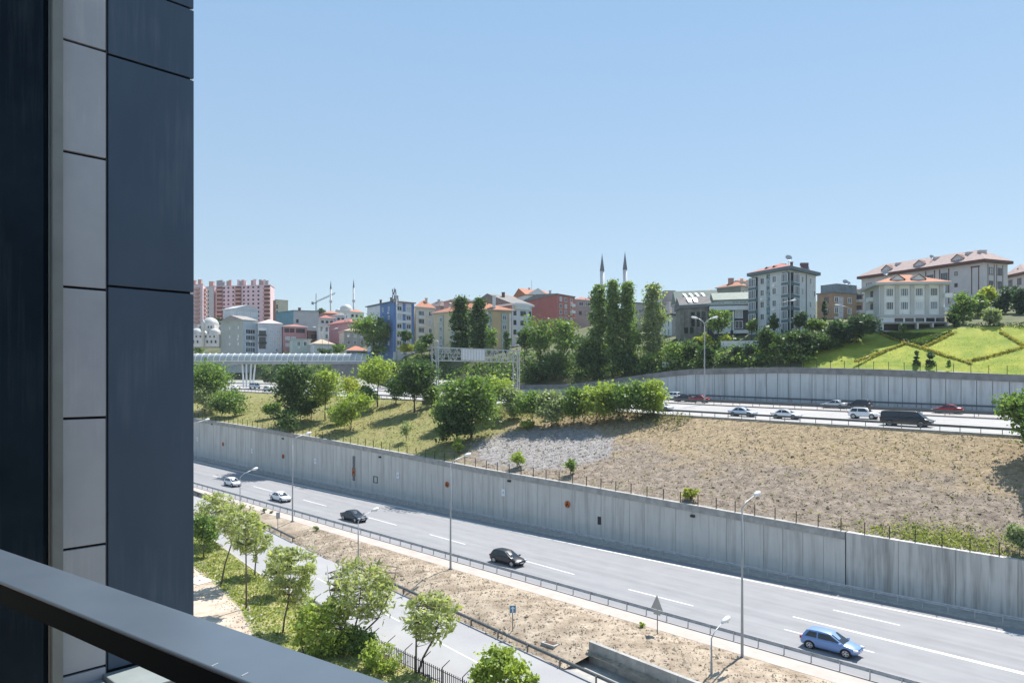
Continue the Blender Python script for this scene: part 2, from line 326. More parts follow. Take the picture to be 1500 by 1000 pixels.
# embankment with zones of dry soil, grass and stones
def embankment():
    ss = np.arange(-75, 300, .9); n = 34; V = []; Z = []
    stones = [main(*p, 9) for p in []]
    for s in ss:
        a = TW(s)+.12
        for k in range(n+1):
            q = k/n; t = a+(52.9-a)*q; z = ZE(s, t)+.16*noise2(s*.8, t*.8)*min(1, q*8)*min(1, (1-q)*8)
            p = P(s, t, z); V.append(p)
            px = 750+F*p.x/max(p.y, 1); py = H+F*(ZC-p.z)/max(p.y, 1)
            # zones laid out on the slope itself
            g = lerp(s, [5, 22, 40, 60], [0, .35, .75, 1.]); g = max(g, .9*max(0, 1-math.hypot((s+43)/7, (t-29.5)/2.2)))
            g = max(g, .35*max(0, 1-abs(t-(a+1.5))/3))
            st_ = max(0, 1-math.hypot((s-17.5)/16.5, (t-(a+10.5))/11))*2.4
            Z.append((min(1, g), min(1, st_), q, 1))
    me = bpy.data.meshes.new('embankment'); N = n+1
    me.from_pydata(V, [], [(i*N+k, i*N+k+1, (i+1)*N+k+1, (i+1)*N+k) for i in range(len(ss)-1) for k in range(n)])
    at = me.color_attributes.new('zone', 'FLOAT_COLOR', 'POINT'); at.data.foreach_set('color', np.array(Z, np.float32).ravel())
    me.polygons.foreach_set('use_smooth', [True]*len(me.polygons))
    m = bpy.data.materials.new('embankment_soil'); m.use_nodes = True; nd = m.node_tree.nodes; l = m.node_tree.links; b = nd['Principled BSDF']; b.inputs['Roughness'].default_value = .95; b.inputs['Specular IOR Level'].default_value = .15
    ge = nd.new('ShaderNodeNewGeometry'); va = nd.new('ShaderNodeVertexColor'); va.layer_name = 'zone'; sp = nd.new('ShaderNodeSeparateColor'); l.new(va.outputs[0], sp.inputs[0])
    def noise(sc, det=5):
        t = nd.new('ShaderNodeTexNoise'); t.inputs['Scale'].default_value = sc; t.inputs['Detail'].default_value = det; t.inputs['Roughness'].default_value = .7; l.new(ge.outputs['Position'], t.inputs['Vector']); return t.outputs['Fac']
    def ramp(f, c1, c2, a=.35, bb=.65):
        r = nd.new('ShaderNodeValToRGB'); r.color_ramp.elements[0].position = a; r.color_ramp.elements[1].position = bb; r.color_ramp.elements[0].color = (*c1, 1); r.color_ramp.elements[1].color = (*c2, 1); l.new(f, r.inputs[0]); return r.outputs[0]
    def mix(f, a, bb):
        x = nd.new('ShaderNodeMixRGB'); l.new(f, x.inputs[0]); l.new(a, x.inputs[1]); l.new(bb, x.inputs[2]); return x.outputs[0]
    def masked(ch, nf):   # zone edge broken up by noise
        a = nd.new('ShaderNodeMath'); a.operation = 'MULTIPLY_ADD'; a.inputs[1].default_value = 1.2; a.inputs[2].default_value = -.6; l.new(nf, a.inputs[0])
        c = nd.new('ShaderNodeMath'); c.operation = 'ADD'; l.new(a.outputs[0], c.inputs[0]); l.new(sp.outputs[ch], c.inputs[1])
        r = nd.new('ShaderNodeMapRange'); r.inputs[1].default_value = .38; r.inputs[2].default_value = .62; l.new(c.outputs[0], r.inputs[0]); return r.outputs[0]
    soil = mix(masked(2, noise(.13, 6)), ramp(noise(1.1, 9), (.15, .118, .092), (.37, .302, .24)), ramp(noise(1.6, 9), (.205, .152, .09), (.43, .335, .215)))
    grass = mix(noise(.14, 4), ramp(noise(1.5), (.105, .155, .04), (.22, .27, .075)), ramp(noise(1.5), (.22, .165, .085), (.38, .29, .155)))
    stone = ramp(noise(1.4, 9), (.20, .185, .18), (.40, .375, .365))
    c = mix(masked(0, noise(.35)), soil, grass); c = mix(masked(1, noise(.6)), c, stone); l.new(c, b.inputs['Base Color'])
    bp = nd.new('ShaderNodeBump'); bp.inputs['Strength'].default_value = .9; bp.inputs['Distance'].default_value = .25; l.new(noise(2.6, 8), bp.inputs['Height']); l.new(bp.outputs[0], b.inputs['Normal'])
    me.materials.append(m); return struct(link('embankment', me))
embankment()
# upper highway
US = list(np.arange(-80, 330, 6.))
struct(strip('upper_road', US, c0(52.8), c0(94.1), None, None, M_['asph3'], 6, thick=lambda s, t: ZUP(s, t)-.02))
struct(curb('kerb', US, c0(52.2), c0(53.1), lambda s: ZU(s)-.5, lambda s: ZU(s)+.08, M_['kerb']))
struct(curb('kerb', US, c0(75.4), c0(78.5), lambda s: ZUP(s, 75)-.3, lambda s: ZUP(s, 77)+.14, M_['pave']))
for tt in (55.2, 58.9, 62.6, 66.3, 70.0, 80.5, 84.2, 87.9):
    if tt in (55.2, 70.0, 80.5):
        struct(strip('road_marking', US, c0(tt-.1), c0(tt+.1), None, None, M_['paint'], 1, thick=lambda s, t: ZUP(s, t)+.02)); continue
    for s in np.arange(-54, 60, 16.): struct(strip('road_marking', [s, s+7], c0(tt-.09), c0(tt+.09), None, None, M_['paint'], 1, thick=lambda s, t: ZUP(s, t)+.02))
# ---------------------------------------------------------------- walls
def concrete_wall_mat():
    m = bpy.data.materials.new('board_marked_concrete'); m.use_nodes = True; nd = m.node_tree.nodes; l = m.node_tree.links; b = nd['Principled BSDF']; b.inputs['Roughness'].default_value = .9; b.inputs['Specular IOR Level'].default_value = .2
    uv = nd.new('ShaderNodeUVMap')
    def n2(sx, sy, sc, det):
        mp = nd.new('ShaderNodeMapping'); mp.inputs['Scale'].default_value = (sx, sy, 1); l.new(uv.outputs[0], mp.inputs[0])
        t = nd.new('ShaderNodeTexNoise'); t.inputs['Scale'].default_value = sc; t.inputs['Detail'].default_value = det; t.inputs['Roughness'].default_value = .65; l.new(mp.outputs[0], t.inputs['Vector']); return t.outputs['Fac']
    r = nd.new('ShaderNodeValToRGB'); e = r.color_ramp.elements; e[0].position = .3; e[0].color = (.47, .455, .43, 1); e[1].position = .7; e[1].color = (.62, .605, .575, 1)
    a = nd.new('ShaderNodeMixRGB'); a.inputs[0].default_value = .45; l.new(n2(1.6, .10, 1., 6), a.inputs[1]); l.new(n2(.25, .25, 1., 6), a.inputs[2]); l.new(a.outputs[0], r.inputs[0])
    st_ = nd.new('ShaderNodeMixRGB'); st_.blend_type = 'MULTIPLY'; st_.inputs[0].default_value = .5; l.new(r.outputs[0], st_.inputs[1])
    r2 = nd.new('ShaderNodeValToRGB'); e = r2.color_ramp.elements; e[0].position = .38; e[0].color = (.6, .59, .57, 1); e[1].position = .5; e[1].color = (1, 1, 1, 1); l.new(n2(.9, .05, 1.3, 4), r2.inputs[0]); l.new(r2.outputs[0], st_.inputs[2])
    l.new(st_.outputs[0], b.inputs['Base Color']); return m
WM = concrete_wall_mat()
CM = mat('coping_concrete', (.27, .265, .255), .9, scale=1.1, col2=(.41, .40, .38))
def wall_panels(parent, ss, tf, z0, z1, depth, gap, m=WM, off=Vector((0, 0, 0))):
    """vertical wall of cast bays with recessed joints; uv in metres"""
    mb = MB(); uvs = []
    for i in range(len(ss)-1):
        a, b_ = ss[i], ss[i+1]-gap; j = random.uniform(-.012, .012)
        vs = [P(a, tf(a)+j, z0(a)), P(b_, tf(b_)+j, z0(b_)), P(b_, tf(b_)+j, z1(b_)), P(a, tf(a)+j, z1(a)),
              P(a, tf(a)+depth, z0(a)), P(b_, tf(b_)+depth, z0(b_)), P(b_, tf(b_)+depth, z1(b_)), P(a, tf(a)+depth, z1(a))]
        fs = [(0, 1, 2, 3), (5, 4, 7, 6), (1, 5, 6, 2), (4, 0, 3, 7), (3, 2, 6, 7)]
        mb.add([v-off for v in vs], fs); o = random.uniform(0, 50)
        for f in fs: uvs += [((a if k in (0, 3, 4, 7) else b_)+o, (z0(a) if k in (0, 1, 4, 5) else z1(a))) for k in f]
    o = mb.build('wall', m, parent); u = o.data.uv_layers.new(name='UVMap'); u.data.foreach_set('uv', np.array(uvs, np.float32).ravel()); return o
def sweep(mb, ss, prof, tf, zf, mi=0, off=Vector((0, 0, 0))):
    n = len(prof); vs = [P(s, tf(s)+a, zf(s)+b)-off for s in ss for a, b in prof]
    fs = [(i*n+k, i*n+(k+1) % n, (i+1)*n+(k+1) % n, (i+1)*n+k) for i in range(len(ss)-1) for k in range(n)]
    fs += [tuple(range(n)), tuple((len(ss)-1)*n+k for k in range(n-1, -1, -1))]
    mb.add(vs, fs, mi)
rw = root('retaining_wall', P(0, TW(0), 0), 'long grey concrete retaining wall along the lower highway under the earth slope', 'wall'); o0 = rw.location.copy()
wall_panels(rw, list(np.arange(-33.9, 200, 2.25)), lambda s: TW(s)-.32, c0(-.3), lambda s: HW(s)-.75, .9, .035, off=o0)
mb = MB(); sweep(mb, list(np.arange(-33.9, 205, 3.)), [(-.34, -.3), (.2, -.3), (.2, 5), (-.34, 5)], lambda s: TW(s)+.2, lambda s: 0, off=o0)
mb = MB(); sweep(mb, list(np.arange(-33.9, 200, 4.5)), [(-.46, -.82), (.28, -.82), (.28, 0), (-.46, 0)], TW, HW, off=o0); mb.build('coping', CM, rw)
mb = MB(); sweep(mb, list(np.arange(-33.9, 200, 4.5)), [(-.25, -9), (.2, -9), (.2, -.8), (-.25, -.8)], TW, HW, off=o0); mb.build('backing', mat('joint_dark', (.05, .05, .05), .9), rw)
# plain part of the wall at the right, without coping
rw2 = root('retaining_wall', P(-34, TW(-34), 0), 'stained plain concrete retaining wall without coping behind the blue car', 'wall'); o2 = rw2.location.copy()
WM3 = WM.copy(); WM3.name = 'stained_concrete'
for n_ in WM3.node_tree.nodes:
    if n_.type == 'MIX_RGB' and n_.blend_type == 'MULTIPLY': n_.inputs[0].default_value = .72
    if n_.type == 'VALTORGB' and n_.color_ramp.elements[1].color[0] > .9: n_.color_ramp.elements[0].color = (.42, .41, .40, 1); n_.color_ramp.elements[1].position = .56
wall_panels(rw2, list(np.arange(-85, -33.6, 5.1))[:11], lambda s: TW(s)-.36, c0(-.3), lambda s: HW(s), .95, .03, m=WM3, off=o2)
mb = MB(); sweep(mb, [-85, -60, -34.1], [(-.2, -8), (.2, -8), (.2, -.1), (-.2, -.1)], TW, HW, off=o2); mb.build('backing', MATS['joint_dark'], rw2)
# drain outlets under the coping and dark recesses
def wall_pt(px, py, out=.36):
    for dz in np.arange(9, 0, -.05):
        x, y = main(px, py, dz); s, t = st(x, y)
        if t >= TW(s)-out: return s, dz
    return s, dz
for px, py in ((311, 621), (415, 642), (558, 669), (747, 704), (1016, 755)):
    s, dz = wall_pt(px, py); mb = MB(); mb.box((0, 0, 0), (.55, .3, .28), rot=Matrix.Rotation(HEAD, 3, 'Z')); mb.build('drain_outlet', M_['dark'], rw, loc=P(s, TW(s)-.42, dz)-o0)
s, dz = wall_pt(878, 762); mb = MB(); mb.box((0, 0, 0), (.5, .12, 1.05), rot=Matrix.Rotation(HEAD, 3, 'Z')); mb.build('recess_cover', M_['dark'], rw, loc=P(s, TW(s)-.36, dz)-o0)
s, dz = wall_pt(551, 702); mb = MB(); rz = Matrix.Rotation(HEAD, 3, 'Z')
for c, d in (((0, 0, .55), (1.2, .1, .1)), ((0, 0, -.55), (1.2, .1, .1)), ((-.55, 0, 0), (.1, .1, 1)), ((.55, 0, 0), (.1, .1, 1))): mb.box(rz @ Vector(c), d, rot=rz)
mb.build('hatch_frame', M_['dark'], rw, loc=P(s, TW(s)-.36, dz)-o0)
s, dz = wall_pt(519, 684); mb = MB(); mb.box((0, 0, 0), (.75, .06, 4.6), rot=rz); mb.build('cable_chase', mat('chase_grey', (.16, .16, .16), .9, .2, 2), rw, loc=P(s, TW(s)-.35, dz-.2)-o0)
# wall signs
def wall_sign(px, py, round_, label, group):
    s, dz = wall_pt(px, py); p = P(s, TW(s)-.37, dz); r = root('wall_sign', p, label, 'sign', group, rz=HEAD)
    mb = MB()      # local +x = travel direction, outward (to the road) = -y mirrored
    outw = 1       # outward is local -y or +y: road side is -t
    yy = (Matrix.Rotation(-HEAD, 3, 'Z') @ Vector((-NX, -NY, 0))).y; sg = 1 if yy > 0 else -1
    def disc(rad, th, y, m, name, par):
        b = MB(); n = 20; b.add([(rad*math.cos(2*math.pi*k/n), y0, rad*math.sin(2*math.pi*k/n)) for y0 in (y, y+sg*th) for k in range(n)], [tuple(range(n)), tuple(range(2*n-1, n-1, -1))]+[(k, (k+1) % n, n+(k+1) % n, n+k) for k in range(n)]); return b.build(name, m, par)
    if round_:
        pl = disc(.5, .04, 0, mat('sign_orange', (.5, .135, .028), .5), 'plate', r)
        b = MB(); dk = mat('sign_dark', (.03, .012, .008), .5)
        b.box((0, sg*.05, .2), (.2, .02, .3)); b.box((0, sg*.05, -.02), (.42, .02, .16)); b.box((-.2, sg*.05, -.24), (.16, .02, .28)); b.box((.2, sg*.05, -.24), (.16, .02, .28)); b.box((0, sg*.05, -.12), (.5, .02, .06)); b.build('hydrant_symbol', dk, r)
        if round_ == 2: b = MB(); b.box((0, -sg*.0, 0), (1.1, .03, 1.5)); b.build('backing_board', mat('sign_rust', (.35, .12, .08), .6), r, loc=(0, sg*-.01, 0))
    else:
        b = MB(); b.box((0, 0, 0), (.74, .04, 1.05)); b.build('plate', mat('sign_white', (.74, .76, .8), .5), r)
        d = disc(.17, .01, sg*.022, mat('sign_greymark', (.45, .48, .55), .5), 'mark', r); d.scale = (1, 1, 1.35)
for px, py, lb in ((290, 643, 'white rectangular sign on the retaining wall beside the dark column edge'), (370, 660, 'white rectangular sign on the retaining wall above the rear white car'), (462, 675, 'white rectangular sign on the retaining wall just right of the second lamp post'), (583, 696, 'white rectangular sign on the wall right of the framed hatch'), (738, 721, 'white rectangular sign on the wall above the black hatchback')):
    wall_sign(px, py, 0, lb, 'white signs on the retaining wall')
for px, py, rr, lb in ((328, 650, 1, 'round orange hydrant sign nearest the dark column on the retaining wall'), (416, 668, 1, 'round orange hydrant sign left of the tall lamp post by the second white car'), (519, 691, 2, 'orange hydrant sign on a rust red board on the dark wall strip'), (656, 709, 1, 'round orange hydrant sign touching the central lamp post in view'), (832, 738, 1, 'round orange hydrant sign farthest right on the retaining wall')):
    wall_sign(px, py, rr, lb, 'hydrant signs on the retaining wall')
# upper wall behind the far carriageway
uw = root('retaining_wall', P(0, 94, 17), 'tall pale grey retaining wall below the lawn beside the upper highway', 'wall'); o1 = uw.location.copy()
ZUW = lambda s: lerp(s, [-90, -39, -17, 2, 25, 34, 48, 60, 90, 120], [22.6, 23.16, 23.86, 24.2, 23.5, 22.5, 20.6, 19.2, 18.2, 17.8])
WM2 = WM.copy(); WM2.name = 'upper_wall_concrete'
for n_ in WM2.node_tree.nodes:
    if n_.type == 'VALTORGB' and n_.color_ramp.elements[1].color[0] < .9: n_.color_ramp.elements[0].color = (.47, .49, .50, 1); n_.color_ramp.elements[1].color = (.60, .615, .62, 1)
wall_panels(uw, list(np.arange(-80, 118, 2.4)), c0(94), c0(16.3), lambda s: ZUW(s)-1.15, .8, .10, m=WM2, off=o1)
mb = MB(); sweep(mb, list(np.arange(-80, 118, 4.)), [(-.2, -1.25), (.7, -1.25), (.7, 0), (-.2, 0)], c0(94), ZUW, off=o1); mb.build('coping', mat('coping_dark', (.17, .17, .17), .9, scale=.6, col2=(.27, .265, .26)), uw)
mb = MB(); sweep(mb, list(np.arange(-80, 118, 4.)), [(.1, -7), (.6, -7), (.6, -1.2), (.1, -1.2)], c0(94), ZUW, off=o1); mb.build('backing', MATS['joint_dark'], uw)
# small wall holding the dirt strip
lw = root('low_wall', P(-28, TR(-28)+2.3, -1.1), 'low concrete block wall holding the dirt strip above the slip road', 'wall'); o3 = lw.location.copy()
T2 = lambda s: -7.25+.112*(s+25.5)
wall_panels(lw, [-61.5]+list(np.arange(-58.5, -25, 3.0)), T2, c0(-1.3), lambda s: .55+.015*(-25-s), .35, .02, m=CM, off=o3)
CMn = None
u = lw.children[0]; u.name = 'wall'
# ---------------------------------------------------------------- guard rails
WB = [(-.04, -.30), (.04, -.24), (-.02, -.155), (.04, -.07), (-.04, -.0), (-.06, -.0), (.015, -.07), (-.045, -.155), (.015, -.24), (-.06, -.30)]
def guardrail(label, s0, s1, tf, zf, post_t, h=.78, sp=2.2, m=None, side=1, w=.09, prof=WB):
    m = m or M_['galv']; r = root('guard_rail', P((s0+s1)/2, tf((s0+s1)/2), zf((s0+s1)/2)), label, 'guard rail', 'highway guard rails'); off = r.location.copy()
    n = max(2, int(abs(s1-s0)/3)); mb = MB(); sweep(mb, list(np.linspace(s0, s1, n)), [(side*a, b+h) for a, b in prof], tf, zf, off=off); mb.build('beam', m, r)
    pm = MB().box((0, 0, (h-.12)/2-.1), (w*.8, w, h+.1)).mesh('post', m); k = 0
    ps = list(np.arange(min(s0, s1)+.4, max(s0, s1), sp))
    for s in ps[:100]: link('post', pm, r, P(s, tf(s)+post_t*side, zf(s))-off, HEAD)
    if len(ps) > 100:
        b = MB()
        for s in ps[100:]: b.box(P(s, tf(s)+post_t*side, zf(s)+h/2-.1)-off, (w, w, h))
        b.build('post', m, r)['kind'] = 'stuff'
    return r
Z0 = c0(0)
guardrail('steel guard rail on the near edge of the lower highway behind the lamp posts', -60, 130, c0(2.95), c0(.12), -.1, m=M_['galv'])
FR = lambda s: WL(s)+2.2
guardrail('steel guard rail at the foot of the retaining wall on the lower highway', -60, 130, FR, c0(.16), .1, m=M_['galv'], side=-1, prof=WB)
guardrail('steel guard rail between the slip road and the dirt strip, right run', -45, 12.6, TR, ZS, .1, h=.72, sp=4., m=M_['galvd'], side=-1, w=.12)
guardrail('short steel guard rail between the slip road and the dirt strip behind the pines', 27.5, 75, TR, ZS, .1, h=.72, sp=4., m=M_['galvd'], side=-1, w=.12)
guardrail('steel guard rail on the top edge of the earth slope beside the upper highway', -60, 165, c0(52.5), lambda s: ZU(s)+.05, -.1, h=.85, sp=2.3, m=M_['galvd'])
guardrail('steel guard rail on the near side of the upper highway median', -60, 60, c0(75.6), lambda s: ZUP(s, 75.6), -.1, h=.9, sp=4, m=M_['galvd'])
guardrail('steel guard rail on the far side of the upper highway median', -60, 60, c0(78.2), lambda s: ZUP(s, 78.2), .1, h=.9, sp=4, m=M_['galvd'])
guardrail('steel guard rail at the foot of the tall pale upper retaining wall', -60, 60, c0(93), lambda s: ZUP(s, 93), -.1, h=.9, sp=4, m=M_['galvd'])
# ---------------------------------------------------------------- fences
def fence(label, s0, s1, tf, zf, h, sp):
    r = root('wire_fence', P(s0, tf(s0), zf(s0)), label, 'fence'); off = r.location.copy(); m = mat('fence_post', (.035, .032, .03), .7)
    pm = MB().box((0, 0, h/2), (.08, .08, h)).mesh('post', m)
    for i, s in enumerate(np.arange(s0, s1, sp)):
        if i < 100: link('post', pm, r, P(s, tf(s), zf(s))-off, HEAD)
    for q in (.5, .97):
        mb = MB(); ss = np.arange(s0, s1, 6); mb.tube([P(s, tf(s), zf(s)+h*q)-off for s in ss], .008, 4); mb.build('wire', m, r)
fence('dark post and wire fence on top of the lower retaining wall', -55, 128, lambda s: TW(s)-.1, lambda s: HW(s)-.02, 1.35, 2.4)
fence('dark post and wire fence on top of the upper wall below the lawn', -50, 14, c0(94.3), lambda s: ZUW(s)-.02, 1.5, 2.7)
pf = root('picket_fence', P(-20, TK(-20)-.5, ZS(-20)), 'black metal picket fence between the grass verge and the slip road', 'fence'); off = pf.location.copy()
TF = lambda s: TK(s)-.45
mb = MB(); pm = mat('fence_black', (.02, .02, .022), .5)
for zz in (.3, 1.15): mb.tube([P(s, TF(s), ZS(s)+.1+zz)-off for s in np.arange(-30, 6.1, 3)], .03, 4)
mb.build('rail', pm, pf)
pk = MB().box((0, 0, .65), (.055, .035, 1.3)).mesh('picket', pm); ps = list(np.arange(-29.5, 5.6, .24))
ps.sort(key=lambda s: abs(s+15))
for s in ps[:100]: link('picket', pk, pf, P(s, TF(s), ZS(s)+.12)-off, HEAD)
mb = MB()
for s in ps[100:]: mb.box(P(s, TF(s), ZS(s)+.77)-off, (.05, .05, 1.3))
mb.build('picket', pm, pf)['kind'] = 'stuff'
for s in np.arange(-28, 6, 2.35):
    mb = MB(); a = P(s, TF(s), ZS(s)+.1); mb.tube([a-off, a+Vector((0, 0, 1.45))-off, a+Vector((0, 0, 1.8))+Vector((NX, NY, 0))*.75-off], [.05, .045, .03], 5); mb.build('angled_post', pm, pf)
# ---------------------------------------------------------------- street lamps
def lamp(base, h, arm, rise, label, double=False, direc=None, rb=.11, head=.9, group='street lamps along the highway'):
    r = root('street_lamp', base, label, 'street lamp', group); m = M_['lampw']; d = direc or Vector((NX, NY, 0))
    mb = MB(); mb.tube([(0, 0, -.4), (0, 0, .02), (0, 0, h*.5), (0, 0, h)], [rb*1.15, rb*1.15, rb*.8, rb*.55], 8); mb.build('pole', mat('pole_grey', (.33, .345, .355), .5, .08, 2), r, smooth=True)
    mb = MB(); mb.box((0, 0, .05), (.45, .45, .12)); mb.build('base_plate', M_['galvd'], r)
    for sg in ((1, -1) if double else (1,)):
        e = d*sg; mb = MB(); mb.tube([(0, 0, h-.05), e*arm*.3+Vector((0, 0, h+rise*.5)), e*arm+Vector((0, 0, h+rise))], [rb*.55, rb*.5, rb*.42], 6); mb.build('arm', m, r, smooth=True)
        up = rise*.25; a = e*arm+Vector((0, 0, h+rise)); b = e*(arm+head)+Vector((0, 0, h+rise+up)); c = e.cross(Vector((0, 0, 1))).normalized()
        mb = MB(); mb.tube([a-e*.1, a+(b-a)*.3, a+(b-a)*.75, b], [.09, .2, .2, .08], 8); hd = mb.build('lamp_head', M_['white'], r, smooth=True)
        mb = MB(); q = a+(b-a)*.55; mb.box(q+Vector((0, 0, -.19)), (.3, .3, .06)); mb.build('lens', M_['head'], hd)
    return r
for s, t, lb in ((-35.5, -.2, 'tall grey street lamp rising from the dirt strip left of the blue car'), (0, 0, 'tall grey street lamp in the middle, beside the black hatchback'), (35.3, .2, 'tall grey street lamp just right of the second white car'), (71, .5, 'tall street lamp mostly hidden by the dark column, arm end showing'), (-71, -.3, 'tall street lamp beyond the right edge of the view')):
    if s == -71: continue
    lamp(P(s, t, .1), 12.0, 2.2, .75, lb)
lamp(P(10.6, -5.2, -.9), 5.6, 2.0, .95, 'short street lamp of the slip road in front of the dark sedan', rb=.09)
lamp(P(-35.6, -5.3, .1), 2.9, 1.7, .75, 'short street lamp at the lower right beside the low block wall', rb=.09, head=1.1)
lamp(P(45.5, -2.9, -.8), 6.6, 2.0, .95, 'short street lamp with only its head showing beside the column edge', rb=.09)
def upper_lamp(px, yt, t, label, double=False, arm=1.6):
    Y = on_t(px, t); X = (px-750)/F*Y; s = st(X, Y)[0]; zb = P(s, t, ZUP(s, t)).z; h = pix(px, yt, Y).z-zb
    lamp(Vector((X, Y, zb)), h, arm, 1.1, label, double, direc=Vector((1, 0, 0)) if double else Vector((.9, .3, 0)).normalized(), rb=.16, head=1.3)
upper_lamp(1032, 474, 77, 'double armed street lamp in the median of the upper highway', True, 1.4)
# lamps up on the hill streets
def hill_lamp(px, yt, yb, Y, label, e):
    b = pix(px, yb, Y); h = pix(px, yt, Y).z-b.z; lamp(b, h, 2.4, .7, label, direc=Vector((e, 0, 0)), rb=.12, head=1.3, group='street lamps on the hill streets')
hill_lamp(719, 477, 520, 219, 'street lamp in front of the yellow apartment block by the poplars', -1)
hill_lamp(1142, 445, 490, 165, 'street lamp standing in front of the grey and teal apartment block', 1)
hill_lamp(1246, 452, 490, 170, 'street lamp between the brick block and the white villa', -1)
hill_lamp(481, 484, 520, 282, 'street lamp before the dark red gable house, head to the right', 1)
hill_lamp(472, 482, 520, 284, 'street lamp before the small pale house, head to the left', -1)
hill_lamp(818, 483, 530, 215, 'street lamp among the bushes below the dark red block', 1)
# ---------------------------------------------------------------- road signs
def sign_post(name, base, label, h, rz): r = root(name, base, label, 'sign', rz=rz); MB().tube([(0, 0, -.3), (0, 0, h)], .045, 6).build('pole', M_['galvd'], r); return r
p = hit(963, 929, zdirt); r = sign_post('warning_sign', p, 'grey back of a triangular warning sign on a post in the dirt strip', 3.3, HEAD)
mb = MB(); a = .62; mb.add([(x, y, z) for x in (.05, .08) for y, z in ((-a, 2.2), (a, 2.2), (0, 3.45))], [(0, 1, 2), (5, 4, 3), (0, 3, 4, 1), (1, 4, 5, 2), (2, 5, 3, 0)]); mb.build('plate', mat('sign_back', (.36, .38, .40), .45, metal=.3), r)
MB().box((.065, 0, 1.95), (.03, .7, .42)).build('lower_plate', MATS['sign_back'], r)
r.rotation_euler = (0, 0, R(-137))
p = hit(751, 933, znear); p.z = zdirt(p.x, p.y); r = sign_post('direction_sign', p, 'small blue sign with a white arrow beside the slip road rail', 2.1, HEAD+R(50))
MB().box((0, -.06, 1.95), (.56, .03, .66)).build('plate', mat('sign_blue', (.10, .24, .36), .4), r)
mb = MB(); mb.box((0, -.085, 1.85), (.1, .02, .34)); mb.add([(-.2, -.095, 2.0), (.2, -.095, 2.0), (0, -.095, 2.22), (-.2, -.075, 2.0), (.2, -.075, 2.0), (0, -.075, 2.22)], [(0, 1, 2), (5, 4, 3), (0, 3, 4, 1), (1, 4, 5, 2), (2, 5, 3, 0)]); mb.build('arrow', M_['white'], r)
p = hit(407, 776, zdirt); r = sign_post('small_sign', p, 'small grey plate on a thin post behind the pines', 2.4, HEAD)
MB().box((.05, 0, 2.1), (.03, .6, .9)).build('plate', MATS['sign_back'], r)
p = hit(808, 943, zdirt); r = root('drain_cover', p+Vector((0, 0, .0)), 'square rusty drain cover with pale rim in the dirt', 'drain cover', rz=HEAD)
MB().box((0, 0, .0), (1.5, 1.1, .3)).build('rim', M_['kerb'], r); MB().box((0, 0, .14), (1.1, .75, .06)).build('grate', mat('rust_dark', (.1, .065, .045), .9, .3, 5), r)
sg = MB().box((0, 0, .1), (3.2, 2.2, .22)); p = hit(290, 852, znear); tag(sg.build('concrete_slab', mat('slab_white', (.62, .58, .53), .9, .06, 1), loc=p), 'pale concrete slab lying in the yard beside the column edge', 'slab').rotation_euler = (0, 0, HEAD+.2)
# ---------------------------------------------------------------- vehicles
def loft(rings, cap=True):
    n = len(rings[0]); vs = [v for r in rings for v in r]; fs = [(i*n+k, i*n+(k+1) % n, (i+1)*n+(k+1) % n, (i+1)*n+k) for i in range(len(rings)-1) for k in range(n)]
    if cap: fs += [tuple(range(n-1, -1, -1)), tuple((len(rings)-1)*n+k for k in range(n))]
    return vs, fs
CARS = {  # length, half width, lower-body stations (x, zbottom, ztop, half width), cabin: rear base, front base, rear roof, front roof, belt, roof, wheel radius, axles
 'hatch': (3.95, .84, [(-1.97, .42, .80, .66), (-1.9, .3, .9, .76), (-1.6, .24, .95, .83), (-.4, .22, .94, .84), (.75, .22, .93, .84), (1.35, .24, .84, .82), (1.75, .28, .72, .77), (1.93, .34, .62, .68), (1.97, .42, .54, .58)], -1.88, 1.12, -1.5, .1, .9, 1.49, .31, (-1.25, 1.22)),
 'sedan': (4.5, .87, [(-2.25, .42, .82, .68), (-2.17, .3, .93, .78), (-1.8, .25, .98, .84), (-.5, .22, .93, .87), (.9, .22, .91, .87), (1.6, .24, .82, .85), (2.0, .28, .72, .8), (2.2, .34, .62, .7), (2.25, .42, .55, .6)], -1.75, 1.2, -.95, .15, .9, 1.44, .32, (-1.35, 1.38)),
 'suv': (4.4, .9, [(-2.2, .5, .95, .72), (-2.12, .36, 1.04, .82), (-1.8, .3, 1.06, .88), (-.4, .28, 1.04, .9), (.85, .28, 1.03, .9), (1.5, .3, .96, .88), (1.95, .34, .86, .83), (2.15, .4, .74, .74), (2.2, .48, .64, .64)], -2.05, 1.15, -1.75, .3, 1.0, 1.66, .35, (-1.35, 1.35)),
 'van': (5.1, .96, [(-2.55, .5, 1.1, .88), (-2.5, .36, 1.16, .93), (-2.1, .3, 1.16, .96), (-.4, .28, 1.14, .96), (1.3, .28, 1.12, .96), (2.0, .3, 1.02, .94), (2.4, .36, .86, .88), (2.52, .42, .74, .78), (2.55, .5, .66, .7)], -2.5, 1.95, -2.42, 1.15, 1.1, 1.97, .34, (-1.5, 1.6)),
}
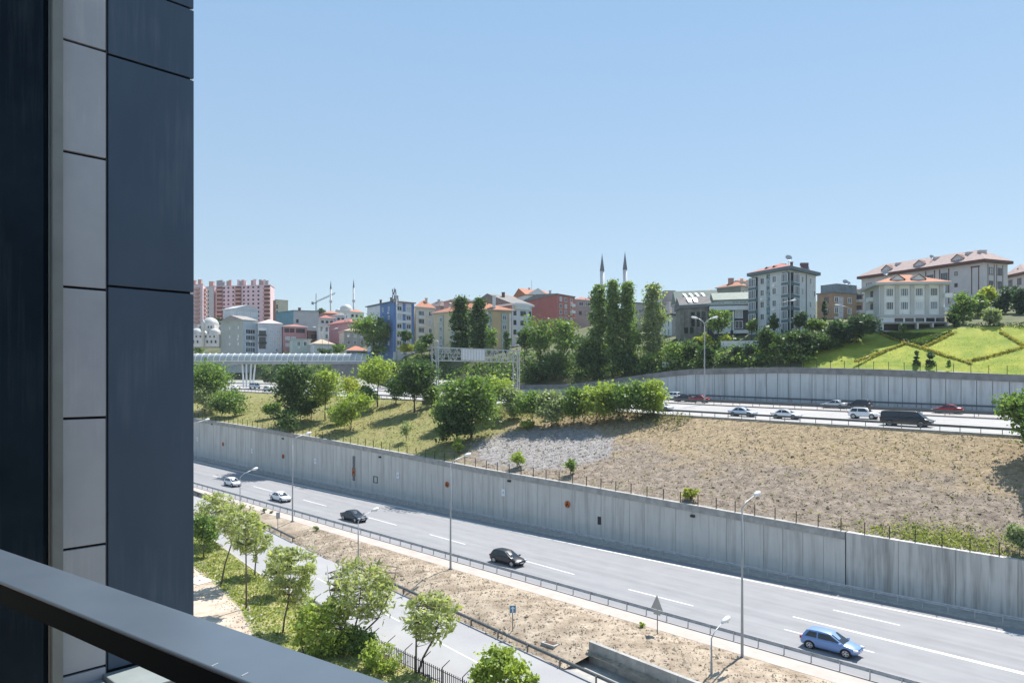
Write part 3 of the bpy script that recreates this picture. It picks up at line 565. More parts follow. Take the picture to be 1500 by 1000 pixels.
def vehicle(kind, paint, loc, rz, label, group, name='parked_car', cat='car', dark_roof=False):
    L, W, sts, rb, fb, rr, fr, belt, roof, wr, ax = CARS[kind]
    r = root(name, loc, label, cat, group, rz)
    pm = mat('paint_'+paint[0], paint[1], .3, spec=.6); mats = [pm, M_['black']]
    mb = MB(); rings = []
    for x, zb, zt, hw in sts:
        h = zt-zb; half = [(hw*.55, zb), (hw*.93, zb+.02), (hw, zb+h*.3), (hw*1.0, zb+h*.62), (hw*.95, zt-.05), (hw*.82, zt), (0, zt+.035)]
        rings.append([(x, y, z) for y, z in half]+[(x, -y, z) for y, z in half[-2::-1]])
    mb.add(*loft(rings))
    # cabin shell
    wb, wt = W*.92, W*.72; cz = roof; cab = [(rb, belt-.03, wb, rr, wt), (fb, belt-.03, wb, fr, wt)]
    rg = []
    for q in (0, .33, .66, 1.):
        pass
    xs = [(rb, belt-.05, wb*.98), (rr-.02, roof-.06, wt), (rr+.22, roof-.005, wt*.97), ((rr+fr)/2, roof+.02, wt*.98), (fr-.12, roof-.01, wt*.97), (fr+.02, roof-.05, wt), (fb, belt-.05, wb*.96)]
    # build as closed shell: bottom outline + top outline
    vs = []; fs = []
    for x, z, y in xs: vs += [(x, y, z), (x, 0, z+(.03 if z > belt+.1 else 0)), (x, -y, z)]
    n = len(xs)
    for i in range(n-1):
        for k in range(2): fs.append((i*3+k, (i+1)*3+k, (i+1)*3+k+1, i*3+k+1))
    # sides: polygon fan against the belt line
    for sg, o in ((1, 0), (-1, 2)):
        b0 = len(vs); vs += [(rr+.1, sg*wb, belt-.05), (fr-.1, sg*wb, belt-.05)]
        poly = [0*3+o, b0, b0+1, (n-1)*3+o]+[i*3+o for i in range(n-2, 0, -1)]
        fs.append(tuple(poly) if sg > 0 else tuple(poly[::-1]))
    mb.add(vs, fs)
    for a in ax:      # dark wheel arches, just proud of the flanks
        for sg in (1, -1):
            n = 14; ra = wr+.06; mb.add([(a+ra*math.cos(2*math.pi*k/n), sg*y, wr+ra*math.sin(2*math.pi*k/n)) for y in (W*.6, W+.004) for k in range(n)], [tuple(range(n)), tuple(range(2*n-1, n-1, -1))]+[(k, (k+1) % n, n+(k+1) % n, n+k) for k in range(n)], 1)
    body = mb.build('body', mats, r); bv = body.modifiers.new('Bevel', 'BEVEL'); bv.width = .035; bv.segments = 2; bv.limit_method = 'ANGLE'; bv.angle_limit = R(25)
    body.data.polygons.foreach_set('use_smooth', [True]*len(body.data.polygons))
    # glass
    def pane(nm, pts, out):
        o = Vector(out)*.012; b = MB(); c = [Vector(p)+o for p in pts]; d = [Vector(p)-o*2 for p in pts]; n = len(pts)
        b.add(c+d, [tuple(range(n)), tuple(range(2*n-1, n-1, -1))]+[(k, n+k, n+(k+1) % n, (k+1) % n) for k in range(n)]); return b.build(nm, M_['carglass'], r)
    def mixp(x0, z0, y0, x1, z1, y1, q): return (x0+(x1-x0)*q, y0+(y1-y0)*q, z0+(z1-z0)*q)
    zb_, zt_ = belt-.05, roof-.05
    def quadpane(nm, xb, xt, sgn):
        a = mixp(xb, zb_, wb*.97, xt, zt_, wt, .1); b = mixp(xb, zb_, wb*.97, xt, zt_, wt, .93); m_ = .90
        pts = [(a[0], a[1]*m_, a[2]), (a[0], -a[1]*m_, a[2]), (b[0], -b[1]*m_, b[2]), (b[0], b[1]*m_, b[2])]
        nrm = Vector((zt_-zb_, 0, (xb-xt)))*(1 if sgn > 0 else 1); nrm = Vector((sgn*(zt_-zb_), 0, abs(xb-xt))).normalized(); return pane(nm, pts, nrm)
    quadpane('windscreen', fb, fr+.02, 1); quadpane('rear_window', rb, rr-.02, -1)
    for sg in (1, -1):
        def sp(x, q): return (x, sg*(wb+(wt-wb)*q), zb_+(zt_-zb_)*q)
        nrm = Vector((0, sg*(zt_-zb_), (wb-wt))).normalized(); mid = (rr+fr)/2-.05; lo, hi = .2, .9
        f0 = fr+(fb-fr)*(1-lo)-.16; f1 = fr+(fb-fr)*(1-hi)-.12; r0 = rr+(rb-rr)*(1-lo)+.2; r1 = rr+(rb-rr)*(1-hi)+.2
        pane('side_window', [sp(mid+.05, lo), sp(f0, lo), sp(f1, hi), sp(mid+.05, hi)], nrm)
        pane('side_window', [sp(r0, lo), sp(mid-.05, lo), sp(mid-.05, hi), sp(r1, hi)], nrm)
        b = MB(); b.box((fb-.25, sg*(W+.1), belt+.06), (.14, .2, .13)); b.build('door_mirror', pm, r)
        x, zb, zt, hw = sts[-3]; b = MB(); b.box((x+.1, sg*(hw-.1), zt-.09), (.3, .24, .13), rot=Matrix.Rotation(sg*-.3, 3, 'Z')); b.build('headlight', M_['head'], r)
        x, zb, zt, hw = sts[1]; b = MB(); b.box((x-.02, sg*(hw-.08), zt-.12), (.12, .16, .2)); b.build('tail_light', M_['red'], r)
        for a in ax:
            b = MB(); n = 16; rr_ = [(wr-.05, .0), (wr, .03), (wr, .17), (wr-.05, .2)]
            vs = [(q*math.cos(2*math.pi*k/n), sg*(W-.18+y), q*math.sin(2*math.pi*k/n)) for q, y in rr_ for k in range(n)]
            fs = [(i*n+k, i*n+(k+1) % n, (i+1)*n+(k+1) % n, (i+1)*n+k) for i in range(3) for k in range(n)]+[tuple(range(n)), tuple(range(4*n-1, 3*n-1, -1))]
            b.add(vs, fs); wh = b.build('wheel', M_['black'], r, loc=(a, 0, wr))
            b = MB()
            for k in range(5):
                an = 2*math.pi*k/5; b.box((math.cos(an)*wr*.36, sg*(W+.024), math.sin(an)*wr*.36), (wr*.62, .02, wr*.26), rot=Matrix.Rotation(-an, 3, 'Y'))
            b.lathe([(wr*.2, 0), (wr*.2, .01)], n=10)
            b.v[-20:] = [(v[0], sg*(W+.03+v[2]), v[1]) for v in b.v[-20:]]
            n = 16; b.add([(q*math.cos(2*math.pi*k/n), sg*(W+.026), q*math.sin(2*math.pi*k/n)) for q in (wr*.62, wr*.74) for k in range(n)], [(k, (k+1) % n, n+(k+1) % n, n+k) for k in range(n)]); b.build('rim', M_['rim'], wh)
    b = MB(); b.box((L/2-.02, 0, .42), (.05, .5, .12)); b.build('number_plate', M_['plate'], r)
    b = MB(); b.box((-L/2+.0, 0, .66), (.05, .5, .12)); b.build('number_plate', M_['plate'], r)
    b = MB(); b.box((L/2-.06, 0, .6), (.06, .8, .1)); b.build('grille', M_['black'], r)
    return r
G1 = 'cars driving on the lower highway'; G2 = 'vehicles on the upper highway'
PT = dict(blue=('lightblue', (.17, .28, .52)), black=('black', (.02, .02, .024)), navy=('navy', (.02, .028, .04)), white=('white', (.72, .73, .75)), red=('red', (.30, .012, .022)), silver=('silver', (.5, .52, .55)), grey=('grey', (.2, .22, .25)), pale=('paleblue', (.45, .55, .66)))
def low_car(kind, pt, px, py, t_off, label):
    x, y = main(px, py); s, t = st(x, y); return vehicle(kind, PT[pt], P(s, t+t_off, .01), HEAD, label, G1, name='car')
low_car('hatch', 'blue', 1211, 957, 1.0, 'light blue small hatchback on the lower highway at the right').scale = (1.18, 1.04, 1.04)
low_car('hatch', 'black', 735, 827, 1.0, 'black hatchback on the lower highway near the middle lamp post').scale = (1.18, 1.04, 1.03)
low_car('sedan', 'navy', 511, 763, .9, 'dark navy sedan on the lower highway behind the black hatchback').scale = (1.12, 1.03, 1.03)
low_car('sedan', 'white', 404, 734, .9, 'white car on the lower highway nearest the tall lamp post').scale = (1.08, 1.03, 1.03)
low_car('hatch', 'white', 334, 712, .9, 'small white car on the lower highway nearest the dark column').scale = (1.12, 1.03, 1.03)
def up_car(kind, pt, px, t, label, rev=False, cat='car', name='car'):
    Y = on_t(px, t); s = st((px-750)/F*Y, Y)[0]; p = P(s, t, ZUP(s, t)+.01); return vehicle(kind, PT[pt], p, HEAD+(math.pi if rev else 0), label, G2, name=name, cat=cat)
up_car('van', 'black', 1328, 56.8, 'long black van on the upper highway, largest vehicle beside the rail', cat='van', name='van').scale = (1.28, 1, 1.04)
up_car('sedan', 'pale', 1088, 57, 'pale blue white sedan on the upper highway behind the near rail')
up_car('sedan', 'white', 1152, 57, 'white sedan on the upper highway just right of the pale sedan')
up_car('suv', 'white', 1266, 64.5, 'white car on the upper highway directly left of the black van')
up_car('sedan', 'silver', 1222, 83, 'silver white car beyond the median left of the van', True)
up_car('suv', 'navy', 1258, 84, 'dark blue car beyond the median behind the white car', True)
up_car('sedan', 'red', 1388, 83, 'red car beyond the median right of the black van', True)
up_car('sedan', 'red', 1024, 82, 'red car beyond the median by the double armed lamp', True)
up_car('hatch', 'navy', 1000, 82, 'dark blue car beyond the median left of the red car', True)
up_car('suv', 'white', 984, 86, 'white car on the far carriageway beside the bushes', True)
up_car('hatch', 'silver', 970, 58.5, 'silver car half hidden at the end of the row of bushes')
up_car('van', 'white', 373, 66, 'white van below the covered footbridge by its legs', cat='van', name='van')
up_car('sedan', 'white', 345, 58, 'white car on the upper highway near the tree at far left')
up_car('suv', 'silver', 394, 57, 'silver car on the upper highway beside the dark tree')
up_car('suv', 'white', 520, 60, 'white car seen between the two bright green trees')
up_car('van', 'silver', 585, 61, 'silver van behind the tree left of the gantry', cat='van', name='van')
up_car('sedan', 'white', 545, 70, 'white car farther over behind the bright tree trunk')
up_car('sedan', 'pale', 727, 64, 'pale car under the sign gantry behind the bushes')
v = pix(598, 519, 246); vehicle('sedan', PT['white'], v, R(5), 'white car parked on the street left of the gantry', 'cars on the hill street', name='parked_car')
v = pix(609, 517, 250); vehicle('hatch', PT['grey'], v, R(5), 'dark grey car parked right of the white parked car', 'cars on the hill street', name='parked_car')
# ---------------------------------------------------------------- sign gantry over the upper highway
Yg = on_t(638, 51.6); sg_ = st((638-750)/F*Yg, Yg)[0]; A = P(sg_, 51.6, ZU(sg_)); n_ = Vector((NX, NY, 0)); d_ = Vector((DX, DY, 0))
ga = root('sign_gantry', A, 'pale steel lattice sign gantry spanning the upper highway', 'gantry'); LG = 27.; zb, zt = 26.2-A.z, 29.1-A.z; gm_ = mat('gantry_paint', (.46, .48, .49), .5, .08, 2, metal=.2); mb = MB()
for u in (0, 1.5):
    for z in (zb, zt): mb.box(n_*LG/2+d_*u+Vector((0, 0, z)), (LG, .2, .2), rot=Matrix.Rotation(math.atan2(NY, NX), 3, 'Z'))
    for i in range(14):
        a, b = i*LG/14, (i+1)*LG/14; z0, z1 = (zb, zt) if i % 2 else (zt, zb)
        mb.tube([n_*a+d_*u+Vector((0, 0, z0)), n_*b+d_*u+Vector((0, 0, z1))], .07, 5); mb.tube([n_*a+d_*u+Vector((0, 0, zb)), n_*a+d_*u+Vector((0, 0, zt))], .06, 5)
for i in range(15):
    for z in (zb, zt): mb.tube([n_*(i*LG/14)+Vector((0, 0, z)), n_*(i*LG/14)+d_*1.5+Vector((0, 0, z))], .06, 5)
mb.tube([n_*0+Vector((0, 0, zb+.9)), n_*LG+Vector((0, 0, zb+.9))], .05, 5); mb.tube([n_*0+Vector((0, 0, zb+1.7)), n_*LG+Vector((0, 0, zb+1.7))], .05, 5)
mb.build('truss', gm_, ga)
for x in (.3, LG-.3):
    mb = MB()
    for u in (0, 1.5): mb.tube([n_*x+d_*u+Vector((0, 0, -1)), n_*x+d_*u+Vector((0, 0, zt))], .17, 6)
    k = 8; h = (zb+.5)/k
    for i in range(k):
        a, b = ((0, 1.5) if i % 2 else (1.5, 0)); mb.tube([n_*x+d_*a+Vector((0, 0, i*h)), n_*x+d_*b+Vector((0, 0, (i+1)*h))], .07, 5)
    mb.build('tower', M_['galv'], ga)
    mb = MB(); q = n_*(x+.3)-d_*.3; mb.tube([q+Vector((0, 0, -1)), q+Vector((0, 0, zt+1.1)), q+d_*.3+Vector((0, 0, zt+1.45)), q+d_*1.3+Vector((0, 0, zt+1.45)), q+d_*1.6+Vector((0, 0, zt+1.0))], .12, 6); mb.build('hooked_pole', gm_, ga, smooth=True)
mb = MB(); R_ = Matrix.Rotation(math.atan2(NY, NX), 3, 'Z'); mb.box(n_*LG*.42-d_*.25+Vector((0, 0, (zb+zt)/2)), (7.6, .12, 2.5), rot=R_)
mb.build('sign_panel', mat('panel_back', (.6, .61, .63), .5, scale=1.2, col2=(.68, .68, .69)), ga)
mb = MB()
for i in range(9): mb.box(n_*(LG*.42-3.6+i*.9)-d_*.34+Vector((0, 0, (zb+zt)/2)), (.07, .06, 2.5), rot=R_)
mb.build('stiffener', M_['galv'], ga)
MB().box(n_*.2+d_*.7+Vector((0, 0, -.6)), (3.6, 4.2, 1.7), rot=R_).build('footing', mat('footing_brown', (.13, .115, .10), .9, .2, 2), ga)
# ---------------------------------------------------------------- covered footbridge
Yb = 257.; x0, x1 = pix(215, 0, Yb).x, pix(538, 0, Yb).x; fb_ = root('footbridge', (x0, Yb, 27.2), 'long covered footbridge with white ribbed tube over the upper highway', 'footbridge'); Lb = x1-x0
MB().box((Lb/2, 0, .4), (Lb, 3.4, .8)).build('deck', mat('bridge_deck', (.36, .38, .385), .7, .1, .6), fb_)
mb = MB(); n = 10; prof = [(1.65*math.cos(math.pi*k/n), .82+2.75*math.sin(math.pi*k/n)**.8) for k in range(n+1)]
mb.add([(x, y, z) for x in (0, Lb) for y, z in prof], [(k, k+1, n+2+k, n+1+k) for k in range(n)]+[tuple(range(n, -1, -1)), tuple(range(n+1, 2*n+2))]); mb.build('canopy', mat('canopy_panel', (.36, .40, .42), .4, scale=.6, col2=(.46, .50, .52)), fb_, smooth=False)
rb_ = MB(); rb_.tube([(k2*.35, y*1.05, z+.03) for (y, z), k2 in zip(prof, [0, .2, .5, .8, 1, 1, 1, .8, .5, .2, 0])], .2, 6); rm = rb_.mesh('rib', M_['white'])
for i in range(36): link('rib', rm, fb_, (i*Lb/36+.4, 0, 0))
for y in (-1.7, 1.7): MB().box((Lb/2, y, 1.0), (Lb, .1, .25)).build('handrail', M_['white'], fb_)
for px_, px2 in ((357, 355), (361, 361), (366, 368), (370, 374)):
    a = pix(px2, 533, Yb); b = pix(px_, 561, Yb); MB().tube([b-Vector((x0, Yb, 27.2))-Vector((0, 0, 1.5)), a-Vector((x0, Yb, 27.2))], [.32, .3], 8).build('pillar', M_['white'], fb_)
a = pix(486, 0, Yb).x-x0; MB().box(((a+Lb)/2, .4, -2.6), (Lb-a, 2.2, 5.2)).build('abutment', mat('abutment_grey', (.26, .26, .265), .9, .12, .6), fb_)
# street wall left of the gantry
q0, q1 = pix(545, 533, 272), pix(606, 551, 240); mb = MB(); e = (q1-q0); e.z = 0; e.normalize(); nn = Vector((-e.y, e.x, 0))*.3
mb.add([q0-nn+Vector((0, 0, -7)), q1-nn+Vector((0, 0, -6)), q1+nn+Vector((0, 0, -6)), q0+nn+Vector((0, 0, -7)), q0-nn, q1-nn, q1+nn, q0+nn], [(3, 2, 1, 0), (4, 5, 6, 7), (0, 1, 5, 4), (1, 2, 6, 5), (2, 3, 7, 6), (3, 0, 4, 7)])
tag(mb.build('street_wall', M_['conc']), 'sloping grey wall below the parked white car left of the gantry', 'wall')
# ---------------------------------------------------------------- buildings
WCACHE = {}
def win_meshes(w, h, style):
    k = (w, h, style)
    if k not in WCACHE:
        fr, pn, mull = dict(w=(M_['pwhite'], M_['pane'], 1), d=(mat('frame_brown', (.10, .06, .05), .6), M_['pane'], 1), k=(M_['dark'], M_['glass'], 0), g=(mat('frame_grey', (.30, .32, .34), .6), M_['pane'], 1), b=(M_['pwhite'], M_['pane'], 3), x=(None, mat('window_deep', (.045, .05, .058), .25), 0), s=(M_['pwhite'], mat('blind_pale', (.52, .55, .58), .6), 1))[style]
        t = .11; b = MB()
        for c, d in (((0, -.05, h-t/2), (w, .12, t)), ((0, -.06, t/2), (w+.1, .16, t)), ((-w/2+t/2, -.05, h/2), (t, .12, h-2*t)), ((w/2-t/2, -.05, h/2), (t, .12, h-2*t))): b.box(c, d)
        for i in range(mull): b.box((-w/2+w*(i+1)/(mull+1), -.045, h/2), (.08, .1, h-2*t))
        p = MB(); p.box((0, -.015, h/2), (w-2*t, .06, h-2*t))
        WCACHE[k] = (b.mesh('window', fr) if fr else None, p.mesh('pane', pn))
    return WCACHE[k]
class Bld:
    def __init__(s, name, label, L, C, Rr, ytop, ybase, wl, wr, cat='apartment block', group='buildings on the hillside', gable=None, gh=0):
        s.C = Vector((pix(C[0], 0, C[1]).x, C[1])); s.L = Vector((pix(L[0], 0, L[1]).x, L[1])); s.R = Vector((pix(Rr[0], 0, Rr[1]).x, Rr[1])); s.D = s.L+s.R-s.C
        s.zt = ZC-(ytop-H)/F*C[1]; zb = ZC-(ybase-H)/F*C[1]
        s.zb = min([zb]+[hillz(*p) for p in (s.C, s.L, s.R, s.D)])-.6; s.zv = zb
        s.root = root(name, (s.C.x, s.C.y, s.zb), label, cat, group); s.o = Vector((s.C.x, s.C.y, s.zb))
        s.u = s.L-s.C; s.v = s.R-s.C
        q = [s.C, s.R, s.D, s.L]; mb = MB(); z0, z1 = 0, s.zt-s.zb; vs = [(p.x-s.C.x, p.y-s.C.y, z) for z in (z0, z1) for p in q]
        mats = [wl, wr]
        mb.add(vs, [(0, 1, 5, 4), (1, 2, 6, 5)], 1); mb.add(vs, [(2, 3, 7, 6), (3, 0, 4, 7)], 0); mb.add(vs, [(4, 5, 6, 7)], 0)
        if gable:   # gable triangles in the wall, ridge along u ('u') or v ('v')
            pr = ((0, 1), (3, 2)) if gable == 'u' else ((0, 3), (1, 2))
            for i, (a, b) in enumerate(pr):
                A, B = Vector(vs[4+a]), Vector(vs[4+b]); m_ = (A+B)/2+Vector((0, 0, gh)); mb.add([A, B, m_], [(0, 1, 2)], 1 if gable == 'u' else 0)
        s.wall = mb.build('wall', mats, s.root)
    def face(s, f):
        P0, P1 = (s.L, s.C) if f == 'L' else (s.C, s.R)
        e = (P1-P0); ln = e.length; e = e/ln; return P0, e, ln
    def at(s, f, frac, z, out=0.):
        P0, e, ln = s.face(f); p = P0+e*ln*frac+Vector((e.y, -e.x))*out; return Vector((p.x-s.C.x, p.y-s.C.y, z-s.zb)), math.atan2(e.y, e.x)
    def wins(s, f, ys, cols, w=1.4, h=1.5, style='w', py=True, frames=True):
        """rows at picture rows ys of the corner edge (heights), columns at fractions along the face"""
        for y in ys:
            z = ZC-(y-H)/F*s.C.y-h/2
            for c in cols:
                p, a = s.at(f, c, z); wm, pm_ = win_meshes(w, h, style); q_ = random.random()
                if style in 'wdgb': pm_ = win_meshes(w, h, 's' if q_ < .22 else 'k' if q_ < .5 else style)[1]
                if wm and q_ > .93: MB().box((0, -.2, .3), (.8, .4, .6)).build('air_conditioner', M_['pwhite'], s.root, Vector((p.x, p.y, p.z-1.0))).rotation_euler = (0, 0, a)
                if wm: o = link('window', wm, s.root, p, a); link('pane', pm_, o)
                else: link('window', pm_, s.root, p, a)
    def boxpart(s, name, f, c, y0, y1, w, d, m, inset=0.):
        za, zb_ = ZC-(y0-H)/F*s.C.y, ZC-(y1-H)/F*s.C.y; p, a = s.at(f, c, zb_, d/2-inset)
        return MB().box((0, 0, (za-zb_)/2), (w, d, za-zb_)).build(name, m, s.root, p).__setattr__('rotation_euler', (0, 0, a))
    def roof(s, kind, m, h, ov=.6, fascia=None, ridge=None, th=.3):
        fascia = fascia or M_['pwhite']; ctr = (s.C+s.R+s.D+s.L)/4
        cu, cv = s.u.normalized(), s.v.normalized(); q = [s.C-cu*ov-cv*ov, s.R-cu*ov+cv*ov, s.D+cu*ov+cv*ov, s.L+cu*ov-cv*ov]
        z = s.zt-s.zb+.003; V = [(p.x-s.C.x, p.y-s.C.y, z+k) for k in (0, th) for p in q]; mb = MB()
        mb.add(V, [(3, 2, 1, 0), (0, 1, 5, 4), (1, 2, 6, 5), (2, 3, 7, 6), (3, 0, 4, 7)], 1)
        T = [Vector(v) for v in V[4:]]
        if kind == 'flat': mb.add(T, [(0, 1, 2, 3)], 0)
        else:
            ridge = ridge or ('u' if s.u.length > s.v.length else 'v')
            ul, vl = s.u.length, s.v.length
            if ridge == 'u': e0, e1 = (T[0]+T[1])/2, (T[3]+T[2])/2; a = .5*vl/ul
            else: e0, e1 = (T[0]+T[3])/2, (T[1]+T[2])/2; a = .5*ul/vl
            a = min(a, .46) if kind == 'hip' else 0
            r0 = e0+(e1-e0)*a+Vector((0, 0, h)); r1 = e1-(e1-e0)*a+Vector((0, 0, h))
            if ridge == 'u': mb.add(T+[r0, r1], [(0, 1, 4), (1, 2, 5, 4), (2, 3, 5), (3, 0, 4, 5)], 0)
            else: mb.add(T+[r0, r1], [(0, 1, 5, 4), (1, 2, 5), (2, 3, 4, 5), (3, 0, 4)], 0)
        s.rf = mb.build('roof', [m, fascia], s.root); s.rz = z+th; return s.rf
    def onroof(s, a, b, z): p = s.u*a+s.v*b; return Vector((p.x, p.y, s.zt-s.zb+z))
    def chimney(s, a, b, z, w=.8, h=1.5, m=None, d=None):
        mb = MB(); mb.box((0, 0, h/2-.5), (w, d or w, h+1)); mb.box((0, 0, h+.06), (w+.2, (d or w)+.2, .12)); return mb.build('chimney', m or wallmat('chimney_cream', (.5, .44, .38)), s.rf, s.onroof(a, b, z))
    def dormer(s, f, frac, z, w, h, back, wallm, roofm, inset=.5):
        p, a = s.at(f, frac, s.zt+z, -inset); r = bpy.data.objects.new('dormer', None); COL.objects.link(r); r.parent = s.root; r.location = p; r.rotation_euler = (0, 0, a)
        mb = MB(); mb.add([(x, y, zz) for y in (0, back) for x, zz in ((-w/2, -.3), (w/2, -.3), (w/2, h*.55), (0, h), (-w/2, h*.55))], [(0, 1, 2, 3, 4), (9, 8, 7, 6, 5), (1, 6, 7, 2), (4, 9, 5, 0)]); mb.build('dormer_wall', wallm, r)
        mb = MB(); o = .25
        for sg in (-1, 1): mb.add([(0, -o, h+.12), (0, back, h+.12), (sg*(w/2+o), back, h*.55-.1), (sg*(w/2+o), -o, h*.55-.1), (0, -o, h), (0, back, h), (sg*(w/2+o), back, h*.55-.25), (sg*(w/2+o), -o, h*.55-.25)], [(0, 1, 2, 3), (7, 6, 5, 4), (0, 3, 7, 4), (2, 1, 5, 6), (3, 2, 6, 7)])
        mb.build('dormer_roof', roofm, r)
        wm, pm_ = win_meshes(round(w*.42, 2), round(h*.5, 2), 'w'); o_ = link('dormer_window', wm, r, (0, -.01, .1))
    def dish(s, a, b, z, rad=.7):
        mb = MB(); mb.tube([(0, 0, -.5), (0, 0, .8)], .05, 5); mb.lathe([(.02, 0), (rad*.6, .1), (rad, .3), (rad*.97, .3), (rad*.57, .13), (.02, .04)], n=12)
        k = len(mb.v)-72; rt = Matrix.Rotation(R(60), 3, 'X')
        mb.v[-72:] = [tuple(rt @ Vector(v)+Vector((0, -.1, 1.0))) for v in mb.v[-72:]]; mb.build('satellite_dish', M_['lampw'], s.rf, s.onroof(a, b, z))
GW = 'buildings on the hillside'
# 1 grey and teal block
teal = wallmat('wall_teal', (.115, .165, .185)); pg = wallmat('wall_palegrey', (.50, .53, .54))
b = Bld('apartment_building', 'grey apartment block with teal bays and red hip roof', (1101, 183), (1156, 172), (1195, 182), 395, 480, pg, pg)
b.roof('hip', M_['tilered'], 2.3, 1.0, teal, th=.75)
ys = [405.5, 423.5, 441.5, 460, 478]
b.wins('L', ys, [.30, .62], 1.3, 1.6, 'w'); b.wins('R', ys, [.48, .78, .94], 1.0, 1.6, 'w')
for f, c, wd in (('L', .075, 2.4), ('L', .94, 1.9), ('R', .16, 3.0)):
    for y in ys:
        b.boxpart('bay_band', f, c, y+5.2, y+12.4, wd, .8, teal)
        z = ZC-(y-H)/F*172-1.0; p, a = b.at(f, c, z-.2, .72); wm, pm_ = win_meshes(wd, 2.1, 'b'); o = link('bay_window', wm, b.root, p, a); link('pane', pm_, o)
        b.boxpart('bay_core', f, c, y-7, y+5.2, wd-.1, .66, M_['glass'])
chk = mat('teal_checker', (.10, .17, .185), .8, scale=1.5, col2=(.34, .40, .41), det=0)
b.boxpart('checker_strip', 'L', .46, 396, 482, 1.1, .05, chk)
for a_, c_, w_ in ((.55, .3, .5), (.62, .3, .5)): b.chimney(.35, .3, 1.6, .7, .7, mat('chimney_dark', (.16, .10, .09), .9))
b.dormer('L', .35, .7, 1.3, 1.0, 1.5, wallmat('dormer_dark', (.10, .07, .07)), MATS['chimney_dark'], .9); b.dormer('L', .55, .7, 1.3, 1.0, 1.5, MATS['dormer_dark'], MATS['chimney_dark'], .9)
b.chimney(.15, .3, 1.8, .5, .6, MATS['chimney_dark']); b.dish(.2, .25, 2.4, .8)
mb = MB(); mb.box((0, 0, 1.6), (1.9, .7, .7)); mb.box((0, -.6, .7), (1.9, .08, 2.0), rot=Matrix.Rotation(R(-35), 3, 'X')); mb.tube([(-.8, .2, -.6), (-.8, .2, 1.4)], .05, 5); mb.tube([(.8, .2, -.6), (.8, .2, 1.4)], .05, 5); mb.build('solar_heater', mat('heater_dark', (.12, .09, .1), .5), b.rf, b.onroof(.2, .85, 1.3))
MB().tube([(0, 0, 0), (0, 0, b.zt-b.zb-.2)], .1, 6).build('drain_pipe', mat('pipe_grey', (.2, .21, .22), .6), b.root, b.at('R', .62, b.zb, .12)[0])
# 2 white villa
wv = wallmat('wall_white', (.62, .64, .63)); wv2 = wallmat('wall_stone', (.42, .42, .41))
b = Bld('villa', 'white villa with orange tiled roof, grey pilasters and two dormers above the lawn', (1267, 171), (1288, 160), (1384, 158.5), 418, 482, wv2, wv, cat='villa')
b.roof('hip', M_['tile'], 2.4, 1.1, wv2, th=.55)
b.wins('R', [428.5, 448], [.16, .385, .61, .835], 1.55, 1.75, 'b')
for c in (.04, .27, .5, .725, .945): b.boxpart('pilaster', 'R', c, 419, 463, .75, .28, wv2)
b.boxpart('cornice', 'R', .5, 461, 464, 14.4, .4, wv2)
for c in (.16, .385, .61, .835): b.boxpart('spandrel', 'R', c, 436.5, 439.5, 1.9, .1, wallmat('wall_pale', (.66, .67, .67)))
for c in (.3, .46, .62, .78, .93): b.wins('R', [470], [c], 1.7, 1.1, 'k')
b.boxpart('terrace_slab', 'R', .52, 472.5, 474, 14.6, 1.5, wv2); 
for c in (.02, .3, .55, .78, 1.0): b.boxpart('terrace_column', 'R', c, 474, 484, .25, 1.4, wv)
b.dormer('R', .3, .4, 2.6, 1.9, 2.6, wv, MATS['frame_brown'], .6); b.dormer('R', .62, .4, 2.6, 2.0, 2.6, wv, MATS['frame_brown'], .6)
for y in (432, 451):
    b.boxpart('balcony', 'L', .5, y, y+6.5, 2.6, .9, wv); b.wins('L', [y-4], [.5], 1.6, 1.7, 'k')
b2 = b
for y0, y1 in ((431, 437), (451, 457)): b.boxpart('balcony', 'R', 1.03, y0, y1, 1.6, .9, wv)
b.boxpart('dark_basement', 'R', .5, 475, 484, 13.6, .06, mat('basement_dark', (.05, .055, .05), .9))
b.dish(.5, .2, 2.4, .7)
# 3 long pink building
pk_ = wallmat('wall_pink', (.52, .47, .475)); br = mat('band_brown', (.15, .075, .065), .8)
b = Bld('apartment_building', 'long pale pink apartment building with brown eave and grey hip roof', (1262, 222), (1441, 190), (1476, 193.5), 384, 460, pk_, pk_)
b.roof('hip', M_['tilepink'], 3.4, .9, br, th=.75)
b.wins('L', [398, 417], [.07, .17, .28, .48, .60, .71], 1.7, 1.9, 'd'); b.wins('L', [395.5, 413], [.80], .8, 1.0, 'd')
b.wins('R', [396, 416], [.30, .66], 1.5, 1.9, 'd')
for c in (.30, .66): b.boxpart('brown_strip', 'R', c-.13, 386, 440, .15, .08, br); b.boxpart('brown_strip', 'R', c+.13, 386, 440, .15, .08, br)
for c in (.60, .71): b.boxpart('brown_strip', 'L', c-.035, 386, 440, .25, .08, br); b.boxpart('brown_strip', 'L', c+.035, 386, 440, .25, .08, br)
for c in (.915, .965): b.boxpart('brown_strip', 'L', c, 389, 430, .2, .08, br)
b.boxpart('brown_strip', 'L', .94, 388, 390, 2.3, .08, br)
for c in (.22, .5, .80): b.dormer('L', c, .8, 3.0, 2.3, 3.0, pk_, br, .6)
for c in (.74, .42, .17, .08): b.chimney(c, .4, 2.6, 1.7, 1.0, pk_, 1.2)
b.dish(.45, .3, 2.8, .6)
# 4 building at the right edge
b = Bld('apartment_building', 'pink and brown building cut off by the right edge', (1474, 222), (1500, 214), (1545, 224), 402, 440, pk_, pk_)
b.roof('hip', M_['tilepink'], 3.2, 1., br, th=.7); b.wins('L', [411], [.25, .75], 1.7, 1.9, 'd'); b.wins('R', [411], [.2, .5, .8], 1.7, 1.9, 'd'); b.dormer('L', .5, .8, 2., 1.5, 2, pk_, br, 1)
